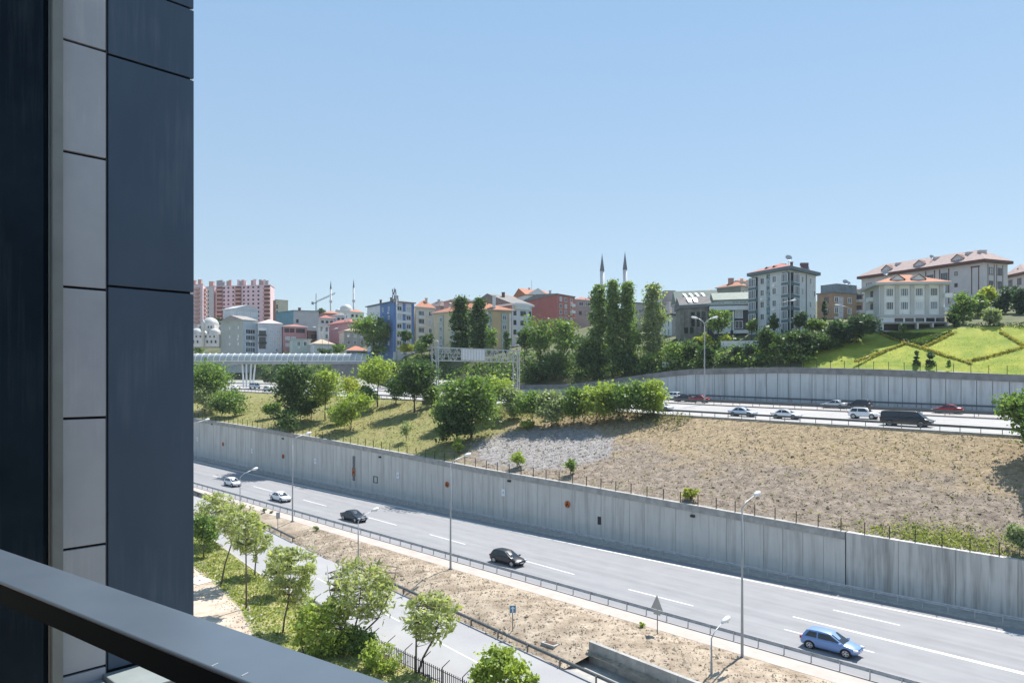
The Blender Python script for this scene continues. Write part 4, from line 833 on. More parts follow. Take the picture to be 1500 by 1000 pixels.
# 5 brick block between
bk = mat('wall_brick', (.33, .21, .145), .9, scale=.6, col2=(.40, .28, .20)); pw = wallmat('wall_grey', (.42, .425, .42))
b = Bld('apartment_building', 'orange brick apartment block with grey glazed penthouse left of the villa', (1197, 204), (1222, 200), (1264, 206), 429, 480, bk, bk)
b.roof('flat', M_['tilegrey'], 0, .2, M_['tilegrey']); b.wins('R', [438.5, 454, 468], [.07, .52], 1.5, 1.6, 'w'); b.boxpart('render_strip', 'R', .22, 434, 475, 2.0, .08, wallmat('wall_lilac', (.5, .48, .52))); b.wins('R', [438.5, 454, 468], [.22], 1.1, 1.5, 'g'); b.wins('L', [438.5, 454], [.55], 1.2, 1.4, 'd')
o = MB().box((0, 0, 1), (8.6, 5, 2.6)).build('penthouse', mat('penthouse_glass', (.2, .24, .27), .4, .2, .8), b.rf, b.onroof(.5, .45, .3)); o.rotation_euler = (0, 0, math.atan2(b.v.y, b.v.x))
b.dish(.3, .55, 2.4, .8); b.dish(.35, .68, 2.2, .6)
for y in (433, 449): b.boxpart('balcony', 'R', .86, y+3, y+7, 2.6, 1., pw); b.wins('R', [y], [.86], 2, 1.6, 'k')
# 6 beige house behind the teal block
bg_ = wallmat('wall_beige', (.46, .41, .35)); cream = wallmat('wall_cream', (.60, .52, .36))
b = Bld('apartment_building', 'beige building with red brown roof just left of the teal block', (1050, 262), (1085, 255), (1102, 260), 419, 445, wallmat('wall_olive', (.18, .2, .17)), bg_)
b.roof('hip', M_['tile'], 1.8, .5, bg_); b.wins('R', [427, 437], [.2, .5, .8], 1.2, 1.4, 'w'); b.chimney(.6, .4, 1.2, 1.6, 2.2, wallmat('chimney_brick', (.34, .22, .17))); b.chimney(.2, .5, 1.5, .8, 1.4); b.chimney(.05, .7, 1.2, .8, 1.2)
# 7 dark modern block with sloping skylight roof
stn = mat('wall_roughstone', (.2, .185, .17), .9, scale=.8, col2=(.36, .325, .295)); nv = wallmat('wall_navy', (.055, .06, .08))
b = Bld('apartment_building', 'low stone faced block with grey slanted skylights behind the double armed lamp', (990, 205), (997, 196), (1040, 192), 452, 495, stn, stn)
b.roof('gable', M_['tilegrey'], 2.6, .4, mat('fascia_grey', (.2, .215, .23), .7), ridge='v', th=.9); b.wins('R', [463, 474], [.45, .62, .8], 1.2, 1.8, 'k'); b.wins('R', [484], [.2, .35], 1.4, 1.5, 'k')
for c in (.35, .55): o = MB().box((0, 0, 0), (1.2, 3.0, .12)).build('skylight', M_['white'], b.rf, b.onroof(.22, c, 2.3)); o.rotation_euler = (R(30), 0, 0)
for c in (.1, .3, .53, .7, .9): b.boxpart('stone_pier', 'R', c, 456, 492, .5, .25, stn)
b = Bld('apartment_building', 'dark navy block with white balcony bands behind the small street tree', (1036, 194), (1040, 188), (1099, 186), 447, 498, nv, nv)
b.roof('flat', M_['roofgreen'], 0, .3, mat('fascia_green', (.30, .36, .34), .7), th=.5)
gl = mat('penthouse_pale', (.42, .47, .49), .5)
b.boxpart('balcony_band', 'R', .5, 449, 455, 10.2, 1.1, wallmat('band_white', (.60, .62, .64))); b.boxpart('balcony_band', 'R', .8, 484, 489, 4.4, 1.1, MATS['band_white']); b.boxpart('balcony_band', 'R', .3, 484, 489, 4, .8, MATS['band_white']); b.boxpart('white_panel', 'R', .42, 464, 484, 2.2, .3, wv); b.boxpart('white_panel', 'R', .58, 456, 484, .4, .4, wv)
b.wins('R', [461, 476], [.72], 1.9, 2., 'w'); b.wins('R', [461, 476], [.12, .28], 1.3, 1.8, 'w')
b = Bld('apartment_building', 'block with grey green sloping roof and white skylights above the stone block', (985, 236), (992, 228), (1052, 224), 446, 470, pk_, pk_)
b.roof('gable', M_['roofgreen'], 4.2, .5, pk_, ridge='v'); b.wins('R', [452], [.1, .22, .38, .5], 1.2, 1.5, 'd')
for c in (.25, .4, .55, .7): o = MB().box((0, 0, 0), (1.0, 3.2, .12)).build('skylight', M_['white'], b.rf, b.onroof(.22, c, 2.6)); o.rotation_euler = (R(38), 0, R(25))
b = Bld('apartment_building', 'block with pale green roof terrace behind the navy block', (1040, 216), (1046, 208), (1099, 205), 441, 470, wallmat('wall_mint', (.36, .43, .38)), MATS['penthouse_pale'])
b.roof('gable', M_['roofgreen'], 2.4, .3, M_['roofgreen'], ridge='v'); b.wins('R', [446], [.2, .4, .6, .8], 2.0, 1.3, 'w')
# 8 white grey house by the poplar
b = Bld('apartment_building', 'small white and grey house right of the pale poplar', (968, 222), (984, 212), (1000, 216), 461, 495, wv, wallmat('wall_shade', (.36, .36, .37)))
b.roof('flat', M_['tilegrey'], 0, .6, M_['dark']); b.wins('L', [473, 485], [.45, .75], 1.2, 1.7, 'w'); b.wins('R', [473, 485], [.5], 1.6, 1.7, 'k')
b = Bld('apartment_building', 'tall pinkish house with blocky stair tower right of the pale poplar', (955, 246), (980, 238), (996, 242), 443, 475, pk_, pk_)
b.roof('flat', M_['tilepink'], 0, .3, pk_); b.wins('L', [450, 458], [.4, .7], 1.2, 1.5, 'd'); b.wins('R', [450, 458], [.4, .75], 1.2, 1.5, 'd'); b.chimney(.2, .3, .3, 3.6, 3.6, wallmat('tower_taupe', (.33, .28, .28)), 3)
b = Bld('apartment_building', 'cream house showing between the two groups of poplars', (925, 252), (931, 246), (958, 250), 444, 485, cream, bg_)
b.roof('flat', mat('roof_blue', (.16, .22, .32), .6), 0, .3, M_['tilegrey']); b.wins('R', [455, 468], [.25, .6], 1.2, 1.5, 'w')
# 10 mauve house, 11 red block, white gable
mv = wallmat('wall_mauve', (.34, .25, .25)); rd = wallmat('wall_red', (.33, .10, .085)); rd2 = wallmat('wall_redlight', (.42, .15, .13))
b = Bld('house', 'mauve house with pink roof left of the poplars', (838, 306), (843, 298), (866, 302), 439, 480, mv, mv, cat='house'); b.roof('hip', M_['tilered'], 1.5, .5, wv); b.wins('R', [444.5], [.35, .75], 2.2, 1.6, 'w'); b.wins('R', [458], [.3, .7], 1.3, 1.5, 'd')
b = Bld('apartment_building', 'dark red apartment block with a blank side wall', (760, 305), (816, 272), (842, 282), 431, 480, rd, rd2)
b.roof('gable', M_['tilegrey'], 1.6, .3, M_['tilegrey'], ridge='v'); b.wins('R', [437, 447, 456, 466], [.2, .48, .8], 1.5, 1.6, 'w')
for y in (441, 451): b.boxpart('balcony', 'R', .82, y+1, y+5, 2.6, .9, wv)
b.chimney(.3, .3, 1.2, .9, 1.6)
b = Bld('apartment_building', 'white gabled building with orange roof behind the red block', (752, 345), (770, 330), (806, 338), 432, 450, wv, wv, gable='u', gh=3.6)
b.roof('gable', M_['tile'], 3.6, .5, M_['tilegrey'], ridge='v'); b.chimney(.5, .4, 3, .8, 1.4); MB().tube([(0, 0, 0), (0, 0, 4.5)], .08, 5).build('antenna', M_['galv'], b.rf, b.onroof(.5, .5, 3.6))
# 12 grey block with shingled gable
shg = mat('wall_shingle', (.26, .185, .18), .9, scale=.7, col2=(.33, .25, .24)); bw = wallmat('wall_bluewhite', (.50, .53, .58))
b = Bld('apartment_building', 'bluish white apartment block with big brown gabled side wall', (684, 272), (750, 250), (779, 256), 447, 515, shg, bw)
b.roof('gable', M_['tilegrey'], 4.6, .7, wallmat('band_white', (.60, .62, .64)), ridge='v', th=.6)
mb = MB(); q = [Vector((b.L.x-b.C.x, b.L.y-b.C.y, b.zt-b.zb+.55)), Vector((0, 0, b.zt-b.zb+.55))]; q.append((q[0]+q[1])/2+Vector((0, 0, 4.4))); mb.add(q, [(0, 1, 2)]); mb.build('gable_wall', shg, b.root)
b.boxpart('parapet_band', 'R', .5, 443, 452, 6.6, .5, MATS['band_white'])
b.wins('R', [458, 472, 486], [.14], 1.2, 1.6, 'k'); b.wins('R', [458, 472, 486], [.55], 2.6, 1.7, 'g'); b.wins('R', [458, 472, 486], [.9], 1.0, 1.8, 'k'); b.wins('R', [501], [.3], 1.2, 1.7, 'k'); b.boxpart('balcony_band', 'R', .5, 491, 494, 6.4, .9, MATS['band_white']); b.chimney(.35, .4, 3.4, 1.1, 2.0, MATS['chimney_dark'])
# 13 yellow block
yl = wallmat('wall_yellow', (.52, .45, .30)); og = wallmat('wall_orange', (.58, .40, .22)); gs = wallmat('wall_greyband', (.36, .40, .39))
b = Bld('apartment_building', 'yellow apartment block with grey bays and orange hip roof behind the dark poplars', (636, 252), (700, 238), (749, 242), 454, 515, yl, og)
b.roof('hip', M_['tile'], 2.8, .8, wv2)
for f, cs in (('L', (.18, .45, .8)), ('R', (.32, .78))):
    for c in cs: b.boxpart('grey_bay', f, c, 457, 514, 1.9, .35, gs)
    for c in cs:
        for y in (464, 478, 492, 505): z = ZC-(y-H)/F*238-.8; p, a = b.at(f, c, z, .36); wm, pm_ = win_meshes(1.4, 1.5, 'w'); link('pane', pm_, link('window', wm, b.root, p, a))
b.boxpart('grey_bay', 'R', .14, 457, 514, 1.2, .2, gs); b.boxpart('white_bay', 'R', .96, 457, 514, .7, .3, wv); b.chimney(.05, .55, 1.6, 1.0, 3.2, wv)
# 14 blue block, 15 cream
bl = wallmat('wall_blue', (.09, .19, .42)); bw2 = wallmat('wall_whiteblue', (.5, .53, .58))
b = Bld('apartment_building', 'bright blue and white apartment block with roof antenna mast', (538, 275), (576, 256), (606, 262), 442, 515, bl, bw2)
b.roof('hip', M_['tilegrey'], 1.0, .7, mat('fascia_slate', (.2, .21, .24), .7)); b.boxpart('white_side', 'L', .26, 443, 512, 11.4, .06, bw2)
ys = [450, 463, 476, 489, 501]
for c in (.06, .52, .95): b.boxpart('blue_strip', 'R', c, 443, 515, 1.0, .2, bl)
b.wins('R', [y+1 for y in ys], [.29, .74], 2.0, 1.6, 'w'); b.wins('L', [y+1 for y in ys], [.62, .84], 1.0, 1.5, 'w')
for y in ys: b.boxpart('balcony_band', 'R', .5, y+5.5, y+9, 6.2, .35, wv)
for c in (.3, .7): b.chimney(c, .3, .8, .7, 1.4, MATS['chimney_dark'])
mb = MB(); mb.tube([(0, 0, -1), (0, 0, 4.6)], .12, 6)
for z in (1.4, 2.6, 3.6):
    for k in range(3): an = k*2.1+z; mb.box((math.cos(an)*.6, math.sin(an)*.6, z), (.35, .35, 1.0))
mb.box((0, 0, .4), (2.4, 2.4, .5)); mb.build('antenna_mast', mat('antenna_grey', (.24, .25, .27), .6), b.rf, b.onroof(.15, .25, .8))
b = Bld('apartment_building', 'cream apartment block with orange roof right of the blue block', (603, 274), (609, 262), (637, 268), 450, 510, cream, wallmat('wall_cream2', (.58, .54, .45)))
b.roof('hip', M_['tile'], 3.2, .5, wv); ys = [458, 470, 483, 495]; b.wins('R', ys, [.28], 2.6, 1.7, 'b'); b.wins('R', ys, [.75], 1.4, 1.6, 'w')
for y in ys: b.boxpart('balcony_band', 'R', .28, y+5, y+8, 2.8, .5, wv)
b.chimney(.2, .6, 2.2, .9, 1.6)
b = Bld('apartment_building', 'dark brown roofed building behind the cream block', (622, 300), (645, 290), (664, 296), 449, 490, mv, mv); b.roof('hip', mat('roof_darkbrown', (.16, .12, .115), .9, .15, 1), 2.6, .5, mv); b.wins('R', [459, 470, 481], [.3, .7], 1.4, 1.5, 'w'); b.wins('L', [459, 470], [.4, .75], 1.4, 1.5, 'w'); b.chimney(.5, .5, 2, 1, 1.5)
b = Bld('apartment_building', 'grey brown building with flat roof just left of the big gable', (650, 275), (668, 268), (700, 276), 440, 470, mv, shg); b.roof('hip', MATS['roof_darkbrown'], 1.6, .4, mv); b.wins('R', [450], [.2, .4], 1.4, 1.5, 'w'); b.wins('L', [450], [.5], 1.4, 1.5, 'w')
# 17 pink slab blocks far left
pp = wallmat('wall_rosepink', (.62, .45, .48)); bb = wallmat('wall_balconybrick', (.48, .27, .23)); Y17 = 500
b = Bld('apartment_building', 'big pink slab block with brick balcony stacks and many roof tanks', (316, 505), (396, 497), (402, 512), 417.5, 474, pp, pp)
b.roof('flat', M_['tilepink'], 0, .3, pp)
ys = [420+6.05*i for i in range(9)]
b.wins('L', ys, [.155, .235, .325, .52, .60, .69, .785], 1.6, 1.5, 'x')
for c, w_ in ((.075, 4.4), (.42, 4.4), (.94, 4.2)):
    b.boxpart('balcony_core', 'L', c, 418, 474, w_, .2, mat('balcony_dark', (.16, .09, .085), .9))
    for y in ys: b.boxpart('balcony', 'L', c, y+1.2, y+3.9, w_+.3, 1.5, bb)
for c in (.02, .05, .08, .11, .2, .24, .40, .44, .48, .52, .66, .70, .80, .84, .88, .92): b.chimney(1-c, .3, .2, 1.7+.4*(c*50 % 2), 3.2+1.4*(c*37 % 1), (bb, pp, wallmat('tank_grey', (.3, .29, .3)))[int(c*100) % 3], 1.8)
b = Bld('apartment_building', 'pink block with sunlit brick balconies partly hidden by the dark column', (270, 470), (297, 458), (301, 475), 416, 476, pp, pp)
b.roof('flat', M_['tilepink'], 0, .3, pp)
for y in ys: b.boxpart('balcony', 'L', .72, y+1, y+4, 5.5, 1.4, bb); b.boxpart('balcony', 'R', .5, y+1, y+4, 7, 1.5, bb)
for c in (.2, .5): b.chimney(c, .4, .2, 2, 3.6, bb)
b = Bld('apartment_building', 'pale grey stair block recessed between the two pink blocks', (299, 515), (313, 507), (322, 518), 419, 474, wallmat('wall_palestair', (.47, .43, .42)), pp); b.roof('flat', M_['tilepink'], 0, .2, pp); b.wins('L', ys[1:], [.45], 1.6, 1.5, 'x'); b.chimney(.5, .5, .2, 3, 4, bb)
b = Bld('apartment_building', 'plain sand coloured block right of the pink slab', (400, 487), (404, 478), (422, 484), 439, 480, mat('wall_brownside', (.30, .17, .12), .9), wallmat('wall_sand', (.52, .45, .34))); b.roof('flat', MATS['wall_sand'], 0, .1, MATS['wall_sand']); b.wins('R', [449, 458], [.1], 1.2, 3, 'x')
# 19.. left quarter houses
def house(label, L, C, Rr, yt, yb, wl, wr, rf, rk, rh, rows=(), cl=(), cr=(), st_='w', ww=1.3, wh=1.5, ov=.45, ridge=None, bal=None, name='house', cat='house', fas=None):
    b = Bld(name, label, L, C, Rr, yt, yb, wl, wr, cat=cat); b.roof(rk, rf, rh, ov, fas or wl, ridge=ridge)
    if cl: b.wins('L', rows, cl, ww, wh, st_)
    if cr: b.wins('R', rows, cr, ww, wh, st_)
    if bal:
        for c, w_, y0, y1, m in bal: b.boxpart('balcony', 'R', c, y0, y1, w_, .9, m)
    return b
gry = wallmat('wall_weathered', (.30, .325, .30)); blg = wallmat('wall_bluegrey', (.38, .45, .49)); lav = wallmat('wall_lavender', (.46, .49, .54)); rpk = wallmat('wall_rose', (.40, .20, .21))
house('glazed pale blue rooftop house above the grey gabled house', (327, 350), (346, 342), (378, 348), 452, 475, lav, blg, mat('roof_pale', (.48, .5, .52), .7), 'gable', 1.8, (459,), (.3, .7), (.2, .5, .8), 's', 2.2, 1.6)
b = house('grey gabled house with blank left wall, nearest the mosque', (323, 332), (356, 320), (377, 326), 469, 520, gry, blg, mat('roof_dustygrey', (.30, .27, .25), .85, .15, 1), 'gable', 2.4, (485, 494, 503.5, 512), (), (.5,), 'b', 4.8, 2.0, ridge='v')
b.wins('L', [479, 492, 503], [.42, .8], .8, 1.2, 's'); mb = MB(); q = [Vector((b.L.x-b.C.x, b.L.y-b.C.y, b.zt-b.zb+.25)), Vector((0, 0, b.zt-b.zb+.25))]; q.append((q[0]+q[1])/2+Vector((0, 0, 2.35))); mb.add(q, [(0, 1, 2)]); mb.build('gable_wall', wallmat('wall_gablegrey', (.26, .245, .24)), b.root)
b = house('white terraced house with dark balconies and pale roof', (375, 336), (378, 322), (413, 326), 474, 517, lav, lav, mat('roof_palepink', (.5, .42, .40), .8), 'hip', 2.2, (485, 495, 505), (), (.55, .85), 's', 1.8, 1.8, bal=((.18, 3.4, 480, 484, wv), (.18, 3.4, 490, 492, M_['dark']), (.18, 3.4, 501, 503, M_['dark'])))
b.wins('R', [487, 497, 507], [.18], 2.8, 2.1, 'k')
house('rose red house with dark glazed top floor', (411, 338), (415, 322), (450, 328), 478, 515, rpk, rpk, M_['tilered'], 'hip', 1.2, (495, 505), (), (.18, .42), 's', 2.0, 1.5, fas=wv).wins('R', [483.5], [.14, .36, .62, .8], 2.0, 1.8, 'k')
house('small pale green house below the rose red house', (424, 318), (428, 306), (455, 310), 497, 522, wallmat('wall_palegreen', (.40, .46, .43)), MATS['wall_palegreen'], M_['tilebeige'], 'flat', 0, (503,), (), (.35, .7), 'w', 1.3, 1.8)
house('low house with broad sand coloured tile roof', (452, 312), (460, 300), (490, 306), 504, 522, pg, pg, M_['tilebeige'], 'hip', 2.2, (512,), (), (.2, .5, .8), 'w', 1.3, 1.3, ridge='v')
house('small house with red tile roof at the end of the footbridge', (503, 292), (508, 280), (540, 284), 514, 524, pg, wallmat('wall_dusk', (.2, .2, .22)), M_['tile'], 'hip', 2.0, (519,), (), (.4,), 'w', 1.2, 1.2, ridge='v')
tl = wallmat('wall_petrol', (.10, .22, .27))
house('grey block with petrol blue side wall behind the red houses', (404, 375), (430, 362), (467, 366), 455, 500, tl, wallmat('wall_plaster', (.40, .40, .41)), M_['tilegrey'], 'flat', 0, (470,), (), (.15,), 'x', 1.4, 2., name='apartment_building', cat='apartment block').chimney(.5, .6, .2, 1.2, 2, MATS['chimney_dark'])
house('small pale house with windows beside the dark red gable', (464, 330), (467, 318), (482, 322), 477, 515, pg, pg, M_['tilegrey'], 'flat', 0, (481.5, 492), (), (.25, .75), 'w', 1.3, 2.)
house('house with dark red side wall and red roof', (481, 345), (512, 328), (530, 336), 472, 510, rpk, mv, M_['tilered'], 'hip', 2.0, (482, 492), (), (.3, .7), 'w', 1.3, 1.4)
house('weathered beige house with small windows left of the round tree', (497, 318), (504, 308), (536, 314), 485, 520, wallmat('wall_ochre', (.44, .38, .33)), wallmat('wall_stucco', (.36, .33, .32)), M_['tilebeige'], 'hip', 1.6, (491, 501, 511), (.5,), (.2, .5, .8), 'w', 1.2, 1.5)
house('low dark brick house between the rose house and the pale house', (447, 335), (451, 328), (468, 332), 485, 515, wallmat('wall_brownred', (.22, .12, .10)), MATS['wall_brownred'], M_['tilegrey'], 'flat', 0, (492,), (), (.5,), 'k', 2.4, 1.6)
for i, (L, C, Rr, yt, m, rf, lb) in enumerate((((462, 392), (468, 382), (490, 386), 466, pk_, M_['tilered'], 'pale pink row house with low red roof on the far slope'), ((484, 402), (492, 392), (512, 396), 462, pg, M_['tilegrey'], 'grey row house with dark windows below the distant mosque'), ((505, 390), (512, 378), (533, 384), 457, wv, M_['tile'], 'white house with balcony just below the distant mosque dome'), ((466, 430), (475, 420), (500, 425), 459, rpk, M_['tile'], 'rose house highest on the far slope left of the mosque'))):
    house(lb, L, C, Rr, yt, 490, m, m, rf, 'hip', 1.8, (yt+5, yt+13), (.4,), (.2, .5, .8), 'x', 1.6, 1.6)
for i, (px, Y, yt, m, rf, lb) in enumerate(((862, 340, 437, bg_, M_['tilered'], 'beige house with red roof seen behind the poplars'), (835, 350, 441, wv, M_['tile'], 'white house right behind the dark red block'), (1015, 300, 432, bg_, M_['tilepink'], 'pinkish house on the ridge behind the skylight roof'))):
    house(lb, (px-4, Y+14), (px, Y), (px+22, Y+4), yt, yt+40, m, m, rf, 'hip', 1.6, (yt+5, yt+15), (.5,), (.25, .65), 'x', 1.5, 1.6)
for L, C, Rr, yt, m, rf, lb in (((958, 330), (966, 318), (990, 322), 437, wv, M_['tilered'], 'small white house on the ridge right of the pale poplar'), ((1024, 330), (1030, 318), (1056, 322), 428, bg_, M_['tile'], 'sand coloured house highest on the ridge left of the teal block'), ((1000, 265), (1008, 255), (1030, 258), 440, mv, M_['tilegrey'], 'mauve house squeezed between the skylight roofs'), ((1072, 300), (1078, 290), (1100, 294), 412, pk_, M_['tile'], 'pink house with orange roof touching the teal block'), ((1018, 240), (1024, 232), (1046, 235), 444, wv, M_['tilered'], 'little white house above the navy block'), ((944, 300), (950, 290), (972, 294), 447, bg_, M_['tilegrey'], 'grey roofed house behind the pale poplar'), ((866, 420), (872, 410), (900, 414), 446, pk_, M_['tilered'], 'far pink house between the poplars'), ((724, 330), (732, 318), (758, 322), 436, mv, M_['tile'], 'brown house with orange roof behind the big gable'), ((1232, 268), (1240, 258), (1268, 262), 424, bg_, M_['tilegrey'], 'plain beige house behind the brick block')):
    house(lb, L, C, Rr, yt, yt+40, m, m, rf, 'hip', 1.7, (yt+5, yt+14), (.5,), (.22, .5, .78), 'w', 1.5, 1.6)
# ---------------------------------------------------------------- mosques, minarets, crane
stone = wallmat('mosque_stone', (.56, .53, .49)); leadm = mat('lead_dome', (.50, .50, .49), .5, .08, .5)
def dome(par, c, r_, m, drum=.35, fl=.75, name='dome'):
    mb = MB(); mb.lathe([(r_*1.0, -drum*r_), (r_*1.0, 0)]+[(r_*math.cos(a), r_*fl*math.sin(a)) for a in np.linspace(.05, 1.5, 8)], n=20); mb.tube([(0, 0, r_*fl), (0, 0, r_*fl+r_*.25)], r_*.03, 5); return mb.build(name, m, par, c, smooth=True)
Y = 335; o = pix(303, 508, Y); r = root('mosque', o, 'low mosque with cluster of pale domes at the far left', 'mosque'); k = Y/F
mb = MB(); mb.box((0, 4, 9*k), (46*k, 16, 18*k)); mb.box((-1*k, 4.5, 25*k), (25*k, 10, 15*k)); mb.build('wall', stone, r)
mb = MB()
for x in (-14, -8, 6, 12, 18): mb.box((x*k, -4.1, 7*k), (2.2*k, .2, 4*k))
for x in (-16, -10, -4, 4, 10, 16): mb.box((x*k, -4.1, 14.5*k), (1.8*k, .2, 3*k))
for x in (-9, -5, 3, 7): mb.box((x*k, -.5, 29*k), (1.6*k, .3, 3*k))
wn = mb; 
for i in range(0, len(mb.f), 6):
    b_ = MB(); vv = mb.v[(i//6)*8:(i//6)*8+8]; b_.add(vv, [(3, 2, 1, 0), (4, 5, 6, 7), (0, 1, 5, 4), (1, 2, 6, 5), (2, 3, 7, 6), (3, 0, 4, 7)]); b_.build('window', M_['glass'], r)
dome(r, (-1*k, 4.5, 33*k), 12.5*k, leadm, .1, .9); dome(r, (-13*k, -.6, 19*k), 9.5*k, leadm, .1, .9); dome(r, (12.5*k, -.6, 19*k), 9*k, leadm, .1, .9); dome(r, (-1*k, -2.3, 18.5*k), 5.5*k, leadm, .1, .9)
MB().lathe([(1.8*k, 0), (1.8*k, 34*k), (2.2*k, 34.5*k), (.3*k, 38*k)], n=10).build('turret', stone, r, (1*k, -4.3, 0), smooth=True)
def minaret(px, yt, yb, Y, label, wpx, cone, group):
    k = Y/F; o = pix(px, yb, Y); h = (yb-yt)*k; r = root('minaret', o, label, 'minaret', group); w_ = wpx*k/2; hc = cone*k
    ms = wallmat('minaret_stone', (.52, .52, .52)); mb = MB(); mb.lathe([(w_*1.15, -8), (w_, h*.02), (w_*.92, h-hc)], n=12); mb.build('shaft', ms, r, smooth=True)
    for z in (h-hc*1.9,) if cone > 20 else (h*.42,): MB().lathe([(w_*.95, z-1.2), (w_*1.7, z), (w_*1.75, z+1.1), (w_*1.6, z+1.1), (w_*.95, z+.3)], n=14).build('balcony', ms, r, smooth=False)
    MB().lathe([(w_*1.05, h-hc), (w_*.05, h*.985), (w_*.04, h)], n=12).build('spire', mat('spire_lead', (.17, .22, .29), .6), r, smooth=True)
minaret(882, 371, 450, 390, 'left one of the two tall minarets with dark cone tips above the poplars', 6.6, 26, 'tall minarets above the poplars'); minaret(915.5, 368, 450, 390, 'right one of the two tall minarets with dark cone tips above the poplars', 6.6, 27, 'tall minarets above the poplars')
Y = 620; o = pix(507, 462, Y); k = Y/F; r = root('mosque', o, 'distant pale mosque dome between two thin minarets', 'mosque')
MB().box((0, 0, 2*k), (26*k, 14, 9*k)).build('wall', stone, r); dome(r, (0, 0, 7*k), 9.5*k, leadm, .2, 1.0); dome(r, (-10*k, -2, 6*k), 5*k, leadm); dome(r, (9*k, -2, 5*k), 4*k, leadm)
minaret(484.5, 410, 465, 610, 'thin distant minaret crossed by the crane jib', 2.6, 13, 'distant thin minarets'); minaret(518, 408, 465, 610, 'thin distant minaret right of the pale dome', 2.6, 13, 'distant thin minarets')
Y = 700; k = Y/F; o = pix(463, 470, Y); r = root('tower_crane', o, 'distant tower crane with slanting jib by the thin minaret', 'crane'); gm2 = mat('crane_grey', (.25, .27, .30), .6)
mb = MB()
for a, b_ in ((-.5, -.5), (.5, -.5), (.5, .5), (-.5, .5)): mb.tube([(a, b_, -10), (a, b_, 27*k)], .16, 4)
for i in range(10): mb.tube([(-.5, -.5, i*2.4*k), (.5, -.5, (i+1)*2.4*k)], .12, 4)
mb.build('mast', gm2, r); mb = MB(); mb.tube([(0, 0, 26*k), (0, 0, 40*k)], .35, 5); mb.build('apex', gm2, r)
e = Vector((28*k, 0, 13*k)); mb = MB(); mb.tube([Vector((0, 0, 27*k)), Vector((0, 0, 27*k))+e], .25, 4); mb.tube([Vector((0, 0, 29*k)), Vector((0, 0, 28.5*k))+e], .2, 4)
for i in range(10): q = Vector((0, 0, 27*k))+e*i/10; mb.tube([q, q+e/10+Vector((0, 0, 1.7*k))], .12, 4)
mb.build('jib', gm2, r); mb = MB(); mb.tube([(0, 0, 27*k), (-6*k, 0, 25*k)], .4, 4); mb.box((-5*k, 0, 26*k), (3*k, 1.6, 4*k)); mb.build('counterweight', gm2, r)
Y = 251; k = Y/F; o = pix(581, 522, Y); r = root('antenna_pole', o, 'thin grey monopole rising in front of the blue block', 'mast'); mb = MB(); mb.tube([(0, 0, -2), (0, 0, 88*k)], [.28, .14], 8); mb.build('pole', M_['lampw'], r, smooth=True)
b_ = MB()
for z in (84, 90, 95):
    for q in range(3): an = q*2.1+z; b_.box((math.cos(an)*.5, math.sin(an)*.5, (z-8)*k), (.3, .3, 1.1))
b_.build('antenna', MATS['antenna_grey'], r)
# white board standing in the bushes above the upper wall
p = pix(977, 534, 176); r = root('notice_board', p, 'white board standing in the bushes above the upper wall', 'sign'); MB().box((0, 0, .0), (2.2, .1, 1.2)).build('board', M_['white'], r); mb = MB(); [mb.tube([(x, 0.1, -2.2), (x, .1, .4)], .05, 5) for x in (-.8, .8)]; mb.build('post', M_['galv'], r)
# ---------------------------------------------------------------- trees and shrubs
def crown_pts(n, K, rx, rz, spread, shape='ball', flat=1.0):
    d = rng.normal(size=(K, 3)); d /= np.linalg.norm(d, axis=1)[:, None]; rad = rng.uniform(.15, 1, K)**.45
    if shape == 'col':   # poplar: slender, fuller below
        z = rng.uniform(-1, 1, K); a = rng.uniform(0, 2*math.pi, K); w_ = np.clip(1.02-np.abs((z+.22)/1.24)**2.7, .04, 1)*(.92+.07*np.sin(z*6+a+rng.uniform(0, 6))+.09*np.sin(z*13+2*a)); q = w_*rng.uniform(.3, 1, K)**.5
        c = np.stack([np.cos(a)*q, np.sin(a)*q, z], 1)
    elif shape == 'cone':
        z = rng.uniform(-1, 1, K); a = rng.uniform(0, 2*math.pi, K); q = (1.02-z)/2*rng.uniform(.4, 1, K)**.5; c = np.stack([np.cos(a)*q, np.sin(a)*q, z], 1)
    else:   # a handful of uneven lobes
        nl = 6; ld = rng.normal(size=(nl, 3)); ld /= np.linalg.norm(ld, axis=1)[:, None]; lc = ld*rng.uniform(.35, .62, nl)[:, None]; lr = rng.uniform(.36, .58, nl); lc[0] = (0, 0, .1); lr[0] = .6
        j = rng.integers(0, nl, K); c = lc[j]+d*rad[:, None]*lr[j][:, None]
    c = c*np.array([rx, rx, rz]); lim = rng.uniform(.6, 1.25, K)
    i = rng.integers(0, K, n); o = rng.normal(size=(n, 3))*spread*lim[i][:, None]; o[:, 2] *= .6
    return c[i]+o, c
TG = {}
